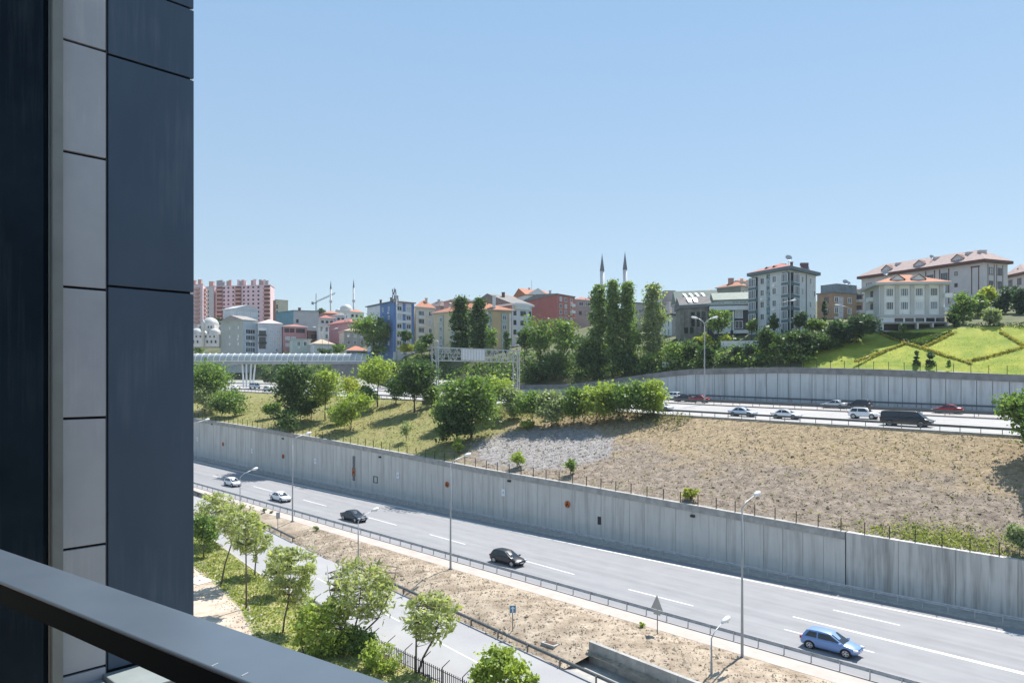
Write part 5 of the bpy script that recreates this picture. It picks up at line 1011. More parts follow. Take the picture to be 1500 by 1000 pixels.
def tree(label, px, ytop, ybase, hw, Y, tone, shape='ball', N=1500, leaf=.42, K=None, trunk=.12, name='tree', cat='tree', group='trees on the hillside', base=None, lean=0, spread=None, crown_lo=.22, limbs=5, top=None, aspect=1.5):
    """px.. from the picture give the place and real size at depth Y"""
    if base is None:
        Y = max(Y, YW(px)+2.5)
        base = pix(px, ybase, Y); gz = hillz(base.x, base.y); base.z = min(base.z, gz) if base.z-gz < 6 else base.z
        zb_ = ZC-(ybase-H)/F*Y
    else: Y = base.y; zb_ = base.z
    zt_ = ZC-(ytop-H)/F*Y; h = zt_-base.z; lo = (zb_-base.z)+(zt_-zb_)*crown_lo; N = int(N*1.25); rx = hw/F*Y*(1.25 if shape == 'ball' else 1.1); rz = (h-lo)/2; cz = lo+rz
    r = root(name, base, label, cat, group)
    sp = spread or min(rx, rz)*(.17 if shape != 'col' else .24); K = K or int(34+rx*rz*2.2); pts, cl = crown_pts(N, K, max(rx-sp, .2), max(rz-sp, .2), sp, shape)
    cx = lean; pts += np.array([cx, 0, cz])
    ob = link('crown', quads('crown', leaves(pts, leaf*.86, aspect=aspect), LEAF[tone]), r)
    mb = MB(); t0 = max(trunk, .05); top_ = Vector((cx, 0, cz+rz*.5)); m1 = Vector((cx*.35, 0, lo)); mb.tube([(0, 0, -1.), m1*.5, m1, (m1+top_)/2+Vector((.1, .1, 0)), top_], [t0*1.2, t0, t0*.8, t0*.55, t0*.15], 7)
    idx = rng.permutation(len(cl))[:limbs]
    for j in idx:
        e = Vector(cl[j])*.85+Vector((cx, 0, cz)); q = rng.uniform(.0, .75); a = m1+(top_-m1)*q
        if e.z < a.z: a = m1+(top_-m1)*0
        mb.tube([a, (a+e)/2+Vector((0, 0, .12*(e-a).length*.5)), e], [t0*.5, t0*.32, t0*.08], 5)
    mb.build('trunk', BARK, r, smooth=True); return r
def shrub(label, *a, **k):
    k.setdefault('name', 'shrub'); k.setdefault('cat', 'shrub'); k.setdefault('crown_lo', .02); k.setdefault('trunk', .06); k.setdefault('group', 'shrubs on the slopes'); k.setdefault('limbs', 6); return tree(label, *a, **k)
T = tree
# hillside, left to right
T('big round green tree beside the bright blue block', 547, 452, 516, 27, 256, 'm', N=4600, leaf=.6, trunk=.35, crown_lo=.02)
shrub('dark bush at the foot of the blue block', 594, 482, 502, 12, 240, 'd', N=900, leaf=.55)
shrub('yellow green round bush above the parked white car', 595, 496, 520, 11, 236, 'y', N=900, leaf=.45)
shrub('grey green bush between the yellow bush and the gantry', 617, 493, 522, 13, 234, 'm', N=900, leaf=.5)
shrub('dark bush beside the cream apartment block', 630, 482, 508, 11, 240, 'd', N=800, leaf=.5)
shrub('green bush right under the round tree', 553, 504, 526, 14, 255, 'm', N=800, leaf=.5); shrub('bush before the red tile roof by the footbridge', 497, 502, 520, 12, 270, 'm', N=800, leaf=.5)
shrub('dark bushy tree left of the small red tiled house', 474, 508, 522, 10, 275, 'd', N=700, leaf=.5)
T('small dark tree on the ridge by the thin minaret', 472, 449, 466, 7, 430, 'd', N=500, leaf=.8); T('green tree between the mosque and the pink slab block', 318, 463, 485, 9, 345, 'd', N=600, leaf=.6)
shrub('green bush below the low mosque at far left', 291, 502, 522, 10, 300, 'm', N=700, leaf=.5)
T('dark tree beside the legs of the covered footbridge', 397, 534, 566, 17, 290, 'd', N=1100, leaf=.6, crown_lo=.05); T('dark tree under the footbridge behind the traffic', 440, 535, 568, 22, 280, 'd', N=1200, leaf=.6, crown_lo=.05); T('dark tree under the left part of the footbridge', 333, 534, 566, 14, 292, 'd', N=900, leaf=.6, crown_lo=.05)
T('left one of the two dense dark poplars before the yellow block', 675, 432, 516, 14.5, 200, 'd', 'col', N=5600, leaf=.5, K=170, crown_lo=.0); T('right one of the two dense dark poplars before the yellow block', 702, 436, 514, 14, 201, 'd', 'col', N=5400, leaf=.5, K=170, crown_lo=.0)
T('light green tree behind the street lamp and gantry', 722, 474, 518, 13, 200, 'm', N=1100, leaf=.42, crown_lo=.05); T('narrow dark tree before the orange wall', 742, 484, 518, 6, 198, 'd', 'col', N=700, leaf=.4, crown_lo=0)
T('tall green tree right of the white and grey block', 791, 444, 540, 22, 202, 'm', N=2600, leaf=.5, trunk=.3, crown_lo=.1); T('dark tree below the white and grey block', 768, 474, 530, 14, 204, 'd', N=1400, leaf=.48, crown_lo=.05)
T('broad tree in front of the dark red block', 826, 458, 540, 25, 200, 'm', N=2200, leaf=.5, crown_lo=.1); T('dark broad tree left of the tall poplars', 852, 478, 548, 24, 194, 'd', N=2200, leaf=.48, crown_lo=.05)
T('large dark green tree above the bushes of the highway edge', 812, 500, 566, 30, 193, 'd', N=2600, leaf=.48, crown_lo=.02); T('dark tree low on the slope right of the gantry', 785, 520, 575, 22, 197, 'd', N=1800, leaf=.48, crown_lo=.02)
T('dark tree at the foot of the tall poplars', 872, 504, 560, 26, 186, 'd', N=2200, leaf=.46, crown_lo=.02); T('dark mid slope tree below the third poplar', 915, 506, 556, 22, 181, 'd', N=1900, leaf=.46, crown_lo=.02)
for px, yt, hw, tn, lb in ((877, 415, 14.5, 'q', 'leftmost and darkest of the three tall poplars below the minarets'), (898, 408, 11.5, 'q', 'middle and tallest of the three poplars below the minarets'), (919, 412, 14, 'q', 'right one of the three tall poplars below the minarets')): T(lb, px, yt, 526, hw, 186, tn, 'col', N=6200, leaf=.44, K=190, crown_lo=0, trunk=.25)
T('pale grey green broad poplar standing alone right of the three', 957, 413, 526, 17, 184, 'g', 'col', N=6400, leaf=.42, K=200, crown_lo=0, trunk=.25)
shrub('light bush at the foot of the right tall poplar', 930, 470, 520, 12, 182, 'm', N=900, leaf=.4)
for px, yt, yb, hw, Y, tn, lb in ((985, 494, 540, 22, 176, 'm', 'bushy green tree below the pale poplar'), (1012, 488, 532, 16, 175, 'd', 'dark bush below the stone faced block'), (955, 512, 552, 18, 177, 'm', 'green bush above the end of the upper wall'), (1037, 500, 535, 14, 168, 'd', 'dark bush just right of the double armed lamp'), (1030, 482, 512, 14, 180, 'y', 'yellow green bush before the stone faced block'), (1069, 508, 536, 12, 162, 'g', 'pale grey green bush on top of the upper wall'), (1081, 502, 528, 8, 163, 'c', 'dark conifer bush beside the white wall patch'), (1098, 500, 526, 8, 161, 'c', 'dark conifer bush right of the white wall patch'), (1062, 488, 510, 10, 176, 'y', 'small yellow green bush under the street tree')):
    shrub(lb, px, yt, yb, hw, Y, tn, N=1300, leaf=.4)
T('small street tree before the navy block', 1052, 447, 494, 20, 180, 'm', N=1300, leaf=.42, crown_lo=.12, trunk=.16); T('thin street tree left of the grey and teal block', 1101, 464, 494, 9, 172, 'm', N=700, leaf=.4)
T('leafy tree in front of the grey and teal block', 1122, 473, 522, 17, 160, 'd', N=1800, leaf=.38, crown_lo=.05); T('dark tree against the grey and teal block', 1134, 460, 488, 9, 168, 'd', N=800, leaf=.4, crown_lo=.1); T('dark conifer against the corner of the grey and teal block', 1171, 453, 492, 11, 165, 'c', N=1100, leaf=.38, crown_lo=.05); T('grey green tree right of the grey and teal block', 1189, 458, 495, 15, 165, 'm', N=1100, leaf=.4, crown_lo=.08)
for px, yt, yb, hw, tn, lb in ((1152, 481, 526, 25, 'd', 'dark bush at the left end of the lawn hedge'), (1180, 477, 524, 25, 'c', 'second dark bush of the mass left of the lawn'), (1206, 475, 520, 24, 'd', 'dark bush below the narrow cypress'), (1232, 465, 514, 25, 'c', 'large dark bush below the brick block'), (1258, 450, 506, 24, 'c', 'tallest dark conifer bush at the corner of the villa')): shrub(lb, px, yt, yb, hw, 156, tn, N=3800, leaf=.34, K=60)
shrub('light grey flowering bush before the brick block', 1224, 464, 488, 11, 163, 'g', N=800, leaf=.36)
T('narrow dark cypress before the brick block', 1208, 439, 478, 3.6, 172, 'c', 'col', N=700, leaf=.32, crown_lo=0, K=40, name='cypress')
T('left small dark cypress on the lawn by the upper wall', 1343, 514, 543, 6.5, 137.5, 'c', 'cone', N=900, leaf=.28, crown_lo=0, K=30, name='cypress'); T('right small dark cypress on the lawn by the upper wall', 1362, 515, 544, 8, 136.5, 'c', 'cone', N=1000, leaf=.28, crown_lo=0, K=30, name='cypress'); shrub('tiny conifer bush right of the two lawn cypresses', 1390, 527, 545, 4.5, 134.5, 'm', 'cone', N=350, leaf=.25)
T('leafy green tree at the right corner of the villa', 1411, 424, 482, 18, 158, 'm', N=2400, leaf=.4, crown_lo=.03); T('green tree between the villa and the pink building', 1432, 418, 474, 15, 168, 'm', N=1700, leaf=.4, crown_lo=.03); T('yellowish tree in front of the pink building', 1447, 411, 460, 14, 174, 'y', N=1300, leaf=.42, crown_lo=.05)
T('dark blue green conifer before the pink building', 1472, 412, 472, 15, 170, 'c', N=2000, leaf=.38, crown_lo=.0); T('dark conifer at the right edge above the lawn', 1497, 420, 468, 14, 165, 'c', N=1800, leaf=.38, crown_lo=.0); shrub('dark bush under the tree at the villa corner', 1398, 452, 482, 9, 154, 'd', N=900, leaf=.36); T('pale rounded bush standing on the upper lawn', 1450, 446, 480, 15, 150, 'g', N=1700, leaf=.34, crown_lo=.08); shrub('tiny sapling before the villa terrace', 1323, 472, 488, 4.5, 157, 'm', N=300, leaf=.3)
# low hedges that pattern the lawn
def hz(px, py): return hit(px, py, lambda x, y: hillz(x, y), 100, 260)
hy = leafmat('leaf_hedge', (.24, .22, .05), (.42, .37, .11), 2.5); hd = leafmat('leaf_hedgedark', (.03, .06, .02), (.06, .10, .03), 2.5)
def hedge(label, pts, w_, h_, m, dens=64):
    w_ *= .75; r = root('low_hedge', hz(*pts[0]), label, 'hedge', 'low hedges on the lawn'); o = r.location.copy(); C = []
    W = [hz(*p) for p in pts]
    for a, b in zip(W[:-1], W[1:]):
        n = int((b-a).length*dens); q = rng.uniform(0, 1, n)[:, None]; A = np.array(a-o); B = np.array(b-o); e = rng.uniform(-1, 1, (n, 3))*np.array([w_, w_, 0]); e[:, 2] = rng.uniform(0, h_, n); C.append(A+(B-A)*q+e)
    link('foliage', quads('foliage', leaves(np.concatenate(C), .2), m), r)
hedge('low pale hedge running down the left of the lawn', [(1287, 488), (1306, 497), (1328, 504), (1352, 511)], .45, .5, hy); hedge('low pale hedge from the middle fork down to the left wall', [(1329, 503), (1300, 514), (1252, 531)], .4, .45, hy)
hedge('dark hedge edging the darker planted lawn triangle', [(1288, 487), (1322, 500), (1350, 507), (1372, 498), (1394, 487)], .35, .6, hd); hedge('low pale hedge rising right of the dark triangle', [(1353, 509), (1375, 499), (1399, 487)], .5, .45, hy); hedge('low pale hedge from the fork down to the right', [(1354, 511), (1385, 522), (1424, 534)], .4, .45, hy)
hedge('low pale hedge under the big bright lawn panel', [(1417, 531), (1450, 523), (1500, 510), (1560, 500)], .45, .5, hy); hedge('low pale hedge at the right, slanting down to the edge', [(1466, 487), (1482, 497), (1500, 508)], .45, .5, hy); hedge('clipped dark hedge along the top of the lawn', [(1416, 481), (1460, 480), (1500, 479), (1560, 478)], .8, 1.0, hd, 60)
a_ = [hz(*p) for p in ((1290, 488), (1350, 506), (1393, 488))]; mb = MB(); mb.add([v+Vector((0, 0, .12)) for v in a_], [(0, 1, 2)])
# undergrowth covering the slope behind the upper highway
C = []
for _ in range(1150):
    px = rng.uniform(270, 1190); f_ = rng.uniform(0, 1)**1.3; i = max(j for j in range(len(HPX)-1) if HPX[j] <= px); g = (px-HPX[i])/(HPX[i+1]-HPX[i])
    y0 = HYZ[i][0][0]*(1-g)+HYZ[i+1][0][0]*g; y1 = HYZ[i][0][1]*(1-g)+HYZ[i+1][0][1]*g; y = y0+1+f_*(y1-y0+4); x = (px-750)/F*y
    if 1085 < px < 1150 and f_ > .55: continue
    h_ = rng.uniform(.8, 2.4); n = 34; C.append(np.array([x, y, hillz(x, y)+h_*.35])+rng.normal(size=(n, 3))*np.array([1.1, 1.1, h_*.33]))
C = np.concatenate(C); half = rng.uniform(size=len(C)) < .45
for nm, msk, tn in (('undergrowth', half, 'm'), ('undergrowth', ~half, 'd')): tag(link(nm, quads(nm, leaves(C[msk], .42), LEAF[tn])), 'tangled green undergrowth covering the slope behind the upper highway', 'undergrowth', kind='stuff')
# embankment of the lower highway
def emb(px, py): return hit(px, py, zemb, 50, 330)
GE = 'trees on the earth slope between the highways'
def et(label, px, yt, yb, hw, tone, **k): k.setdefault('group', GE); return tree(label, px, yt, yb, hw, 0, tone, base=emb(px, yb), **k)
et('large grey green tree at the left end of the earth slope', 308, 520, 602, 42, 'm', N=7000, leaf=.5, crown_lo=.0, trunk=.25); et('brownish green bush under the large tree at the left end', 300, 556, 608, 27, 'g', N=1800, leaf=.42, crown_lo=0, name='shrub', cat='shrub'); et('bright green bush at the right foot of the large left tree', 344, 558, 609, 27, 'm', N=2000, leaf=.42, crown_lo=0, name='shrub', cat='shrub')
et('very dark dense tree on the slope left of the bright ones', 428, 518, 622, 36, 'd', N=5600, leaf=.42, crown_lo=.06, trunk=.22, K=100); et('dark low bush at the foot of the very dark tree', 424, 594, 634, 24, 'd', N=1300, leaf=.36, crown_lo=0, name='shrub', cat='shrub')
et('bright green slender tree right of the very dark tree', 476, 528, 614, 27, 'l', N=3200, leaf=.38, crown_lo=.1, trunk=.14); et('dark bush between the very dark tree and the bright tree', 456, 566, 614, 22, 'd', N=1400, leaf=.36, crown_lo=0, name='shrub', cat='shrub')
et('bright yellow green bush on the slope before the small trees', 514, 566, 630, 29, 'l', N=3200, leaf=.36, crown_lo=.0, name='shrub', cat='shrub'); et('round bright tree with visible trunk at the slope top', 553, 510, 596, 33, 'l', N=3600, leaf=.42, crown_lo=.12, trunk=.16); et('dark tree with forked trunk left of the gantry', 607, 518, 604, 38, 'd', N=4400, leaf=.42, crown_lo=.15, trunk=.2)
for px, yt, yb, hw, tn, lb in ((440, 586, 616, 18, 'd', 'dark shrub in the shade right of the very dark tree'), (400, 585, 612, 13, 'm', 'green shrub at the left foot of the very dark tree'), (492, 588, 622, 16, 'm', 'green shrub left of the bright yellow green bush'), (536, 560, 604, 17, 'm', 'green shrub beside the round bright tree trunk'), (580, 548, 592, 17, 'd', 'dark shrub left of the forked dark tree'), (325, 575, 610, 18, 'd', 'dark shrub between the two left bushes'), (632, 560, 596, 13, 'm', 'small green tree beside the gantry footing'), (645, 580, 632, 18, 'm', 'green shrub at the left of the big middle tree')):
    et(lb, px, yt, yb, hw, tn, N=1900, leaf=.36, crown_lo=0, name='shrub', cat='shrub', group='shrubs on the earth slope')
et('thin sapling on the dry grass left of the big tree', 595, 608, 646, 11, 'g', N=420, leaf=.25, crown_lo=.1, trunk=.05); et('yellow bush at the slope top between bright bush and dark tree', 508, 542, 592, 21, 'y', N=1200, leaf=.38, crown_lo=0)
et('big broad tree in the middle of the slope, pale top', 690, 528, 642, 41, 'm', N=7600, leaf=.4, crown_lo=.0, trunk=.22, K=130); et('dark lower bush in front of the big middle tree', 668, 582, 652, 29, 'd', N=3400, leaf=.36, crown_lo=0, name='shrub', cat='shrub'); et('pale leafy tree overlapping the left side of the big middle tree', 666, 540, 622, 22, 'g', N=1900, leaf=.38, crown_lo=.0); et('bright airy tree overlapping the right side of the big middle tree', 726, 540, 612, 26, 'l', N=2600, leaf=.36, crown_lo=.05)
et('small bright plant by the fence below the big middle tree', 670, 636, 664, 10, 'l', N=500, leaf=.26, crown_lo=0, name='shrub', cat='shrub')
for px, yt, yb, hw, tn, lb in ((752, 560, 612, 22, 'g', 'pale bush right of the big middle tree'), (780, 566, 622, 26, 'm', 'first bush of the dense row above the stones'), (808, 560, 626, 28, 'g', 'grey green bush of the dense row above the stones'), (840, 556, 622, 29, 'm', 'green bush in the middle of the dense row'), (874, 549, 620, 29, 'l', 'light bush of the dense row below the poplars'), (906, 551, 616, 28, 'm', 'green bush of the dense row near its right end'), (933, 549, 614, 28, 'm', 'bush second from the right end of the dense row'), (956, 543, 608, 27, 'l', 'last and brightest bush of the dense row')):
    et(lb, px, yt, yb, hw, tn, N=3600, leaf=.34, crown_lo=.0, name='shrub', cat='shrub', group='shrubs in the row at the slope top', trunk=.09)
shrub('small dark bush low in the dense row', 772, 612, 628, 12, 0, 'l', base=emb(772, 630), N=700, leaf=.26)
for px, yt, yb, hw, tn, lb in ((758, 655, 690, 12, 'l', 'bright bush behind the wall fence, left of two'), (836, 664, 699, 9, 'm', 'narrow green bush behind the wall fence, right of two'), (1012, 711, 737, 14, 'y', 'yellow green round bush behind the wall fence')): shrub(lb, px, yt, yb, hw, 0, tn, base=emb(px, yb-4), N=900, leaf=.2)
et('leafy tree leaning in at the right edge on the slope top', 1503, 556, 664, 30, 'm', N=3000, leaf=.34, crown_lo=.02, trunk=.16); et('dark tree beyond the right edge shading the slope', 1535, 570, 690, 40, 'd', N=3000, leaf=.4, crown_lo=.1, trunk=.2); shrub('dry brown green bush at the lower right edge by the fence', 1490, 764, 812, 20, 0, 'g', base=emb(1494, 810), N=1800, leaf=.2)
# foreground pines and shrubs on the verge
def near(px, py): return hit(px, py, znear, 30, 200)
GP = 'young pines on the verge'
def pine(label, px, yb, cpx, yt, ylo, hw, tone='p', N=2600, K=34, leaf=.155, forks=1, trunk=.085, sparse=1., cat='pine tree', name='pine_tree', group=GP):
    b = near(px, yb); Y = b.y; k = Y/F; cx = (cpx-px)*k; zt_ = (yb-yt)*k; zl = (yb-ylo)*k; rz = (zt_-zl)/2; rx = hw*k; cz = zl+rz
    b.z -= .1; r = root(name, b, label, cat, group); mb = MB(); trunks = []
    for j in range(forks):
        ex = cx+(j-(forks-1)/2)*rx*.9; pts = [Vector((0, 0, -.4)), Vector((ex*.25, .1*j, zl*.5)), Vector((ex*.6, .15*j, zl)), Vector((ex*.9, .1*j, cz)), Vector((ex*1.02, 0, zt_-.3))]; trunks.append(pts)
        mb.tube(pts, [trunk*1.25, trunk, trunk*.8, trunk*.5, trunk*.12], 7)
    K = int(K*(2.4 if tone == 'p' else 1.7))
    d = rng.normal(size=(K, 3)); d /= np.linalg.norm(d, axis=1)[:, None]; c = d*(rng.uniform(.2, 1, K)**.4)[:, None]*np.array([rx, rx, rz*1.12])*.92+np.array([cx, 0, cz])
    for q in c:   # a branch out to every tuft cluster
        p = trunks[rng.integers(0, forks)]; q = Vector(q); a = min([p[2]+(p[3]-p[2])*u for u in np.linspace(-.5, 1, 7)]+[p[3]+(p[4]-p[3])*u for u in np.linspace(0, .9, 5)], key=lambda v: abs(v.z-(q.z-.5)))
        mb.tube([a, (a+q)/2+Vector((0, 0, -.08)), q], [trunk*.38, trunk*.25, trunk*.08], 4)
    mb.build('trunk', mat('bark_pine', (.13, .10, .08), .9, .3, 9), r, smooth=True)
    n = int(N*(.43 if tone == 'p' else 1)); i = rng.integers(0, K, n); lim = rng.uniform(.6, 1.4, K); sp_ = rx*(.095 if tone == 'p' else .15)
    pts = c[i]+rng.normal(size=(n, 3))*sp_*lim[i][:, None]*np.array([1, 1, .75])
    link('crown', quads('crown', leaves(pts, leaf, up=.8, aspect=3.8 if tone == 'p' else 1.5), LEAF[tone]), r); return r
pine('dark leafy small tree nearest the column edge on the verge', 298, 818, 300, 755, 792, 20, 'm', N=2600, leaf=.22, name='tree', cat='tree', group='trees on the verge')
pine('large pale pine behind the leaning one near the column', 303, 800, 318, 720, 778, 34, N=5200, K=48); pine('leaning pine with a long bare slanted trunk', 322, 858, 352, 738, 792, 32, N=3600, K=40); pine('slim pine with a tall straight bare trunk at the yard edge', 361, 893, 360, 750, 812, 24, N=2000, K=30); pine('light pine standing on the kerb side of the grass verge', 373, 845, 376, 765, 818, 25, N=2400, K=30)
pine('short dark stemmed pine before the leafy one', 396, 873, 408, 800, 850, 24, N=2000, K=26); pine('dense pine with dark trunk left of the bushy shrub', 413, 928, 428, 794, 880, 38, N=4600, K=46); pine('wide spreading pine with many limbs in front of the slip road', 512, 950, 530, 820, 905, 56, N=5200, K=60, forks=3); pine('two stemmed airy pine beside the picket fence', 609, 988, 630, 864, 936, 44, N=3000, K=44, forks=2)
pine('bright leafy tree rising at the bottom edge', 733, 1062, 733, 951, 1030, 40, 'l', N=4200, K=40, leaf=.2, name='tree', cat='tree', group='trees on the verge'); pine('small leafy tip at the bottom edge right of the bright tree', 779, 1060, 779, 981, 1040, 13, 'l', N=900, K=16, leaf=.18, name='tree', cat='tree', group='trees on the verge')
pine('bushy broadleaf shrub between the dense pine and the picket fence', 468, 960, 470, 878, 962, 42, 'l', N=3200, K=50, leaf=.2, forks=3, name='shrub', cat='shrub', group='shrubs on the verge'); pine('low green shrub beside the start of the picket fence', 520, 955, 522, 918, 962, 30, 'm', N=2400, K=26, leaf=.18, forks=2, name='shrub', cat='shrub', group='shrubs on the verge'); pine('low light shrub under the handrail corner', 560, 985, 556, 940, 985, 30, 'l', N=2000, K=24, leaf=.16, forks=2, name='shrub', cat='shrub', group='shrubs on the verge')
# little plants in the dirt strip
for px, yb, hw, h_, tn, lb in ((941, 919, 5, 9, 'l', 'small green plant beside the triangular sign post'), (387, 751, 5, 8, 'm', 'small dark tuft left of the second lamp post'), (463, 777, 5, 8, 'm', 'small dark tuft behind the short street lamp'), (398, 752, 3, 5, 'g', 'tiny tuft nearest the second lamp post')): shrub(lb, px, yb-h_, yb, hw, 0, tn, base=hit(px, yb, zdirt), N=160, leaf=.14)
# grass, clods and stones
def scatter(name, n, fpos, sz, m, label, rock=False):
    if not rock:
        C = np.array([fpos() for _ in range(n)]); V = leaves(C, sz, up=-.2, aspect=.5); tag(link(name, quads(name, V, m)), label, 'ground cover', kind='stuff'); return
    base = np.array([(1, 0, 0), (-1, 0, 0), (0, 1, 0), (0, -1, 0), (0, 0, 1), (0, 0, -1)], float); fc = np.array([(0, 2, 4), (2, 1, 4), (1, 3, 4), (3, 0, 4), (2, 0, 5), (1, 2, 5), (3, 1, 5), (0, 3, 5)])
    V = []; Fs = []
    for i in range(n):
        p = np.array(fpos()); a = rng.uniform(0, 6.28); s_ = sz*rng.uniform(.4, 1.0)*(2.2 if rng.uniform() < .06 else 1)*rng.uniform(.6, 1.3, 3); b = base*rng.uniform(.6, 1.2, (6, 1))*s_*np.array([1, 1, .7]); c, s = math.cos(a), math.sin(a); b = b @ np.array([[c, s, .2], [-s, c, .1], [0, .2, 1]]); V.append(b+p); Fs.append(fc+6*i)
    me = bpy.data.meshes.new(name); me.from_pydata(np.concatenate(V).tolist(), [], np.concatenate(Fs).tolist()); me.materials.append(m); tag(link(name, me), label, 'ground cover', kind='stuff')
def onE(s0, s1, q0=0., q1=1.):
    def f():
        s = rng.uniform(s0, s1); a = TW(s)+.3; t = a+(52-a)*rng.uniform(q0, q1); return tuple(P(s, t, ZE(s, t)+.16*noise2(s*.8, t*.8)*.9))
    return f
clod = mat('clod_soil', (.15, .115, .082), .95, scale=2.5, col2=(.40, .32, .235)); stonem = mat('stone_grey', (.2, .185, .18), .9, scale=1.5, col2=(.40, .375, .365))
scatter('clods', 14000, onE(-56, 24), .125, clod, 'loose clods of dry earth on the slope', True)
def stp():
    while True:
        s = rng.uniform(1, 33); a = TW(s)+.3; t = a+rng.uniform(0, 21)
        if math.hypot((s-17.5)/15, (t-(a+10.5))/10) < 1: return tuple(P(s, t, ZE(s, t)+.16*noise2(s*.8, t*.8)))
scatter('rubble', 5000, stp, .10, stonem, 'grey stone rubble lying on the slope above the wall', True)
def dts():
    s = rng.uniform(-52, 30); t = rng.uniform(tdl(s)+.1, .1); return tuple(P(s, t, ZD(s, t)+.1*noise2(s, t)*min(1, max(0, (.2-t))*.5)))
scatter('clods', 9000, dts, .12, mat('clod_pale', (.22, .17, .125), .95, scale=1.5, col2=(.44, .37, .28)), 'pale clods and stones scattered over the dirt strip', True)
drygrass = leafmat('grass_dry', (.13, .145, .045), (.31, .28, .105), .25); grs = leafmat('grass_green', (.17, .23, .05), (.36, .38, .12), .6)
def up(f, h): return lambda: tuple(np.array(f())+(0, 0, h))
scatter('grass', 9000, up(onE(26, 130), .1), .3, drygrass, 'dry grass growing on the left part of the slope')
scatter('grass', 2600, up(onE(-55, 26), .1), .26, drygrass, 'sparse dry grass on the earth slope')
def gpa():
    s = -43+rng.normal()*4.2; a = TW(s)+.3; t = a+abs(rng.normal())*2.0; return tuple(P(s, t, ZE(s, t)+.14))
scatter('grass', 2600, gpa, .24, grs, 'green grass patch behind the wall fence at the right')
def vg():
    s = rng.uniform(-30, 40); t = rng.uniform(TY(s)+.2, TK(s)-.5); return tuple(P(s, t, ZS(s)+.2+.08*noise2(s, t)))
scatter('grass', 11000, vg, .26, grs, 'long green grass on the verge'); scatter('grass', 3500, vg, .24, drygrass, 'dry straw grass on the verge')
def ln():
    while True:
        px = rng.uniform(1178, 1560); i = max(j for j in range(len(HPX)-1) if HPX[j] <= px); g = (px-HPX[i])/(HPX[i+1]-HPX[i]); f_ = rng.uniform(0, 1)
        y = (HYZ[i][0][0]*(1-g)+HYZ[i+1][0][0]*g)+f_*((HYZ[i][0][1]-HYZ[i][0][0])*(1-g)+(HYZ[i+1][0][1]-HYZ[i+1][0][0])*g); x = (px-750)/F*y; return (x, y, hillz(x, y)+.02)
scatter('grass', 9000, ln, .16, leafmat('grass_lawn', (.22, .30, .025), (.38, .41, .05), .5), 'bright lawn grass above the upper wall')
# ---------------------------------------------------------------- the viewer's own building and balcony
fm = mat('panel_blue', (.048, .08, .125), .45, scale=1.1, col2=(.062, .096, .145), spec=.4, stretch=(2, 2, .6)); ft = mat('tile_grey', (.37, .385, .42), .6, scale=2.2, col2=(.43, .445, .475)); fe = mat('post_olive', (.21, .225, .215), .55, .12, 3); fg = mat('panel_black', (.003, .010, .019), .5, scale=1.3, col2=(.010, .022, .034), spec=.12)
Ya = 4.6; Fa = Vector(((90-750)/F*Ya, Ya, 0)); fe_ = Vector((1000, F, 0)).normalized(); fn = Vector((fe_.y, -fe_.x, 0))
def kf(px): q = (px-750)/F; return (q*Fa.y-Fa.x)/(fe_.x-q*fe_.y)
def zf(py, px): return ZC-(py-H)/F*(Fa.y+fe_.y*kf(px))
def dusty(m, amt, colr):
    nd = m.node_tree.nodes; l = m.node_tree.links; b = nd['Principled BSDF']; g = nd.new('ShaderNodeNewGeometry'); mp = nd.new('ShaderNodeMapping'); mp.inputs['Scale'].default_value = (14, 14, .7); l.new(g.outputs['Position'], mp.inputs[0])
    t = nd.new('ShaderNodeTexNoise'); t.inputs['Scale'].default_value = 2.2; t.inputs['Detail'].default_value = 8; t.inputs['Roughness'].default_value = .7; l.new(mp.outputs[0], t.inputs['Vector'])
    t2 = nd.new('ShaderNodeTexNoise'); t2.inputs['Scale'].default_value = 1.7; t2.inputs['Detail'].default_value = 6; l.new(g.outputs['Position'], t2.inputs['Vector'])
    mu = nd.new('ShaderNodeMath'); mu.operation = 'MULTIPLY'; l.new(t.outputs['Fac'], mu.inputs[0]); l.new(t2.outputs['Fac'], mu.inputs[1])
    mr = nd.new('ShaderNodeMapRange'); mr.inputs[1].default_value = .27; mr.inputs[2].default_value = .44; mr.inputs[4].default_value = amt; l.new(mu.outputs[0], mr.inputs[0])
    mx = nd.new('ShaderNodeMixRGB'); mx.inputs[2].default_value = (*colr, 1); l.new(mr.outputs[0], mx.inputs[0]); old = b.inputs['Base Color'].links[0].from_socket; l.new(old, mx.inputs[1]); l.new(mx.outputs[0], b.inputs['Base Color'])
    rr = nd.new('ShaderNodeMapRange'); rr.inputs[3].default_value = b.inputs['Roughness'].default_value-.1; rr.inputs[4].default_value = b.inputs['Roughness'].default_value+.25; l.new(t2.outputs['Fac'], rr.inputs[0]); l.new(rr.outputs[0], b.inputs['Roughness'])
dusty(fm, .22, (.2, .24, .28)); dusty(ft, .35, (.6, .6, .6)); dusty(fg, .5, (.035, .05, .06))
fac = root('building_facade', Fa+Vector((0, 0, ZC-2)), "dark clad corner of the viewer's own building at the left edge", 'building'); fo = fac.location.copy(); fr = math.atan2(fe_.y, fe_.x)
def fbox(name, ka, kb, za, zb, d0, d1, m, bev=.004):
    c = Fa+fe_*((ka+kb)/2)+fn*((d0+d1)/2); o = MB().box((0, 0, 0), (kb-ka, d1-d0, zb-za)).build(name, m, fac, Vector((c.x, c.y, (za+zb)/2))-fo); o.rotation_euler = (0, 0, fr)
    if bev: b = o.modifiers.new('Bevel', 'BEVEL'); b.width = bev; b.segments = 2
    return o
k90, k155, k159, k284 = kf(90.5), kf(155), kf(158.5), kf(284)
zl, zh = ZC-3.2, ZC+4.2
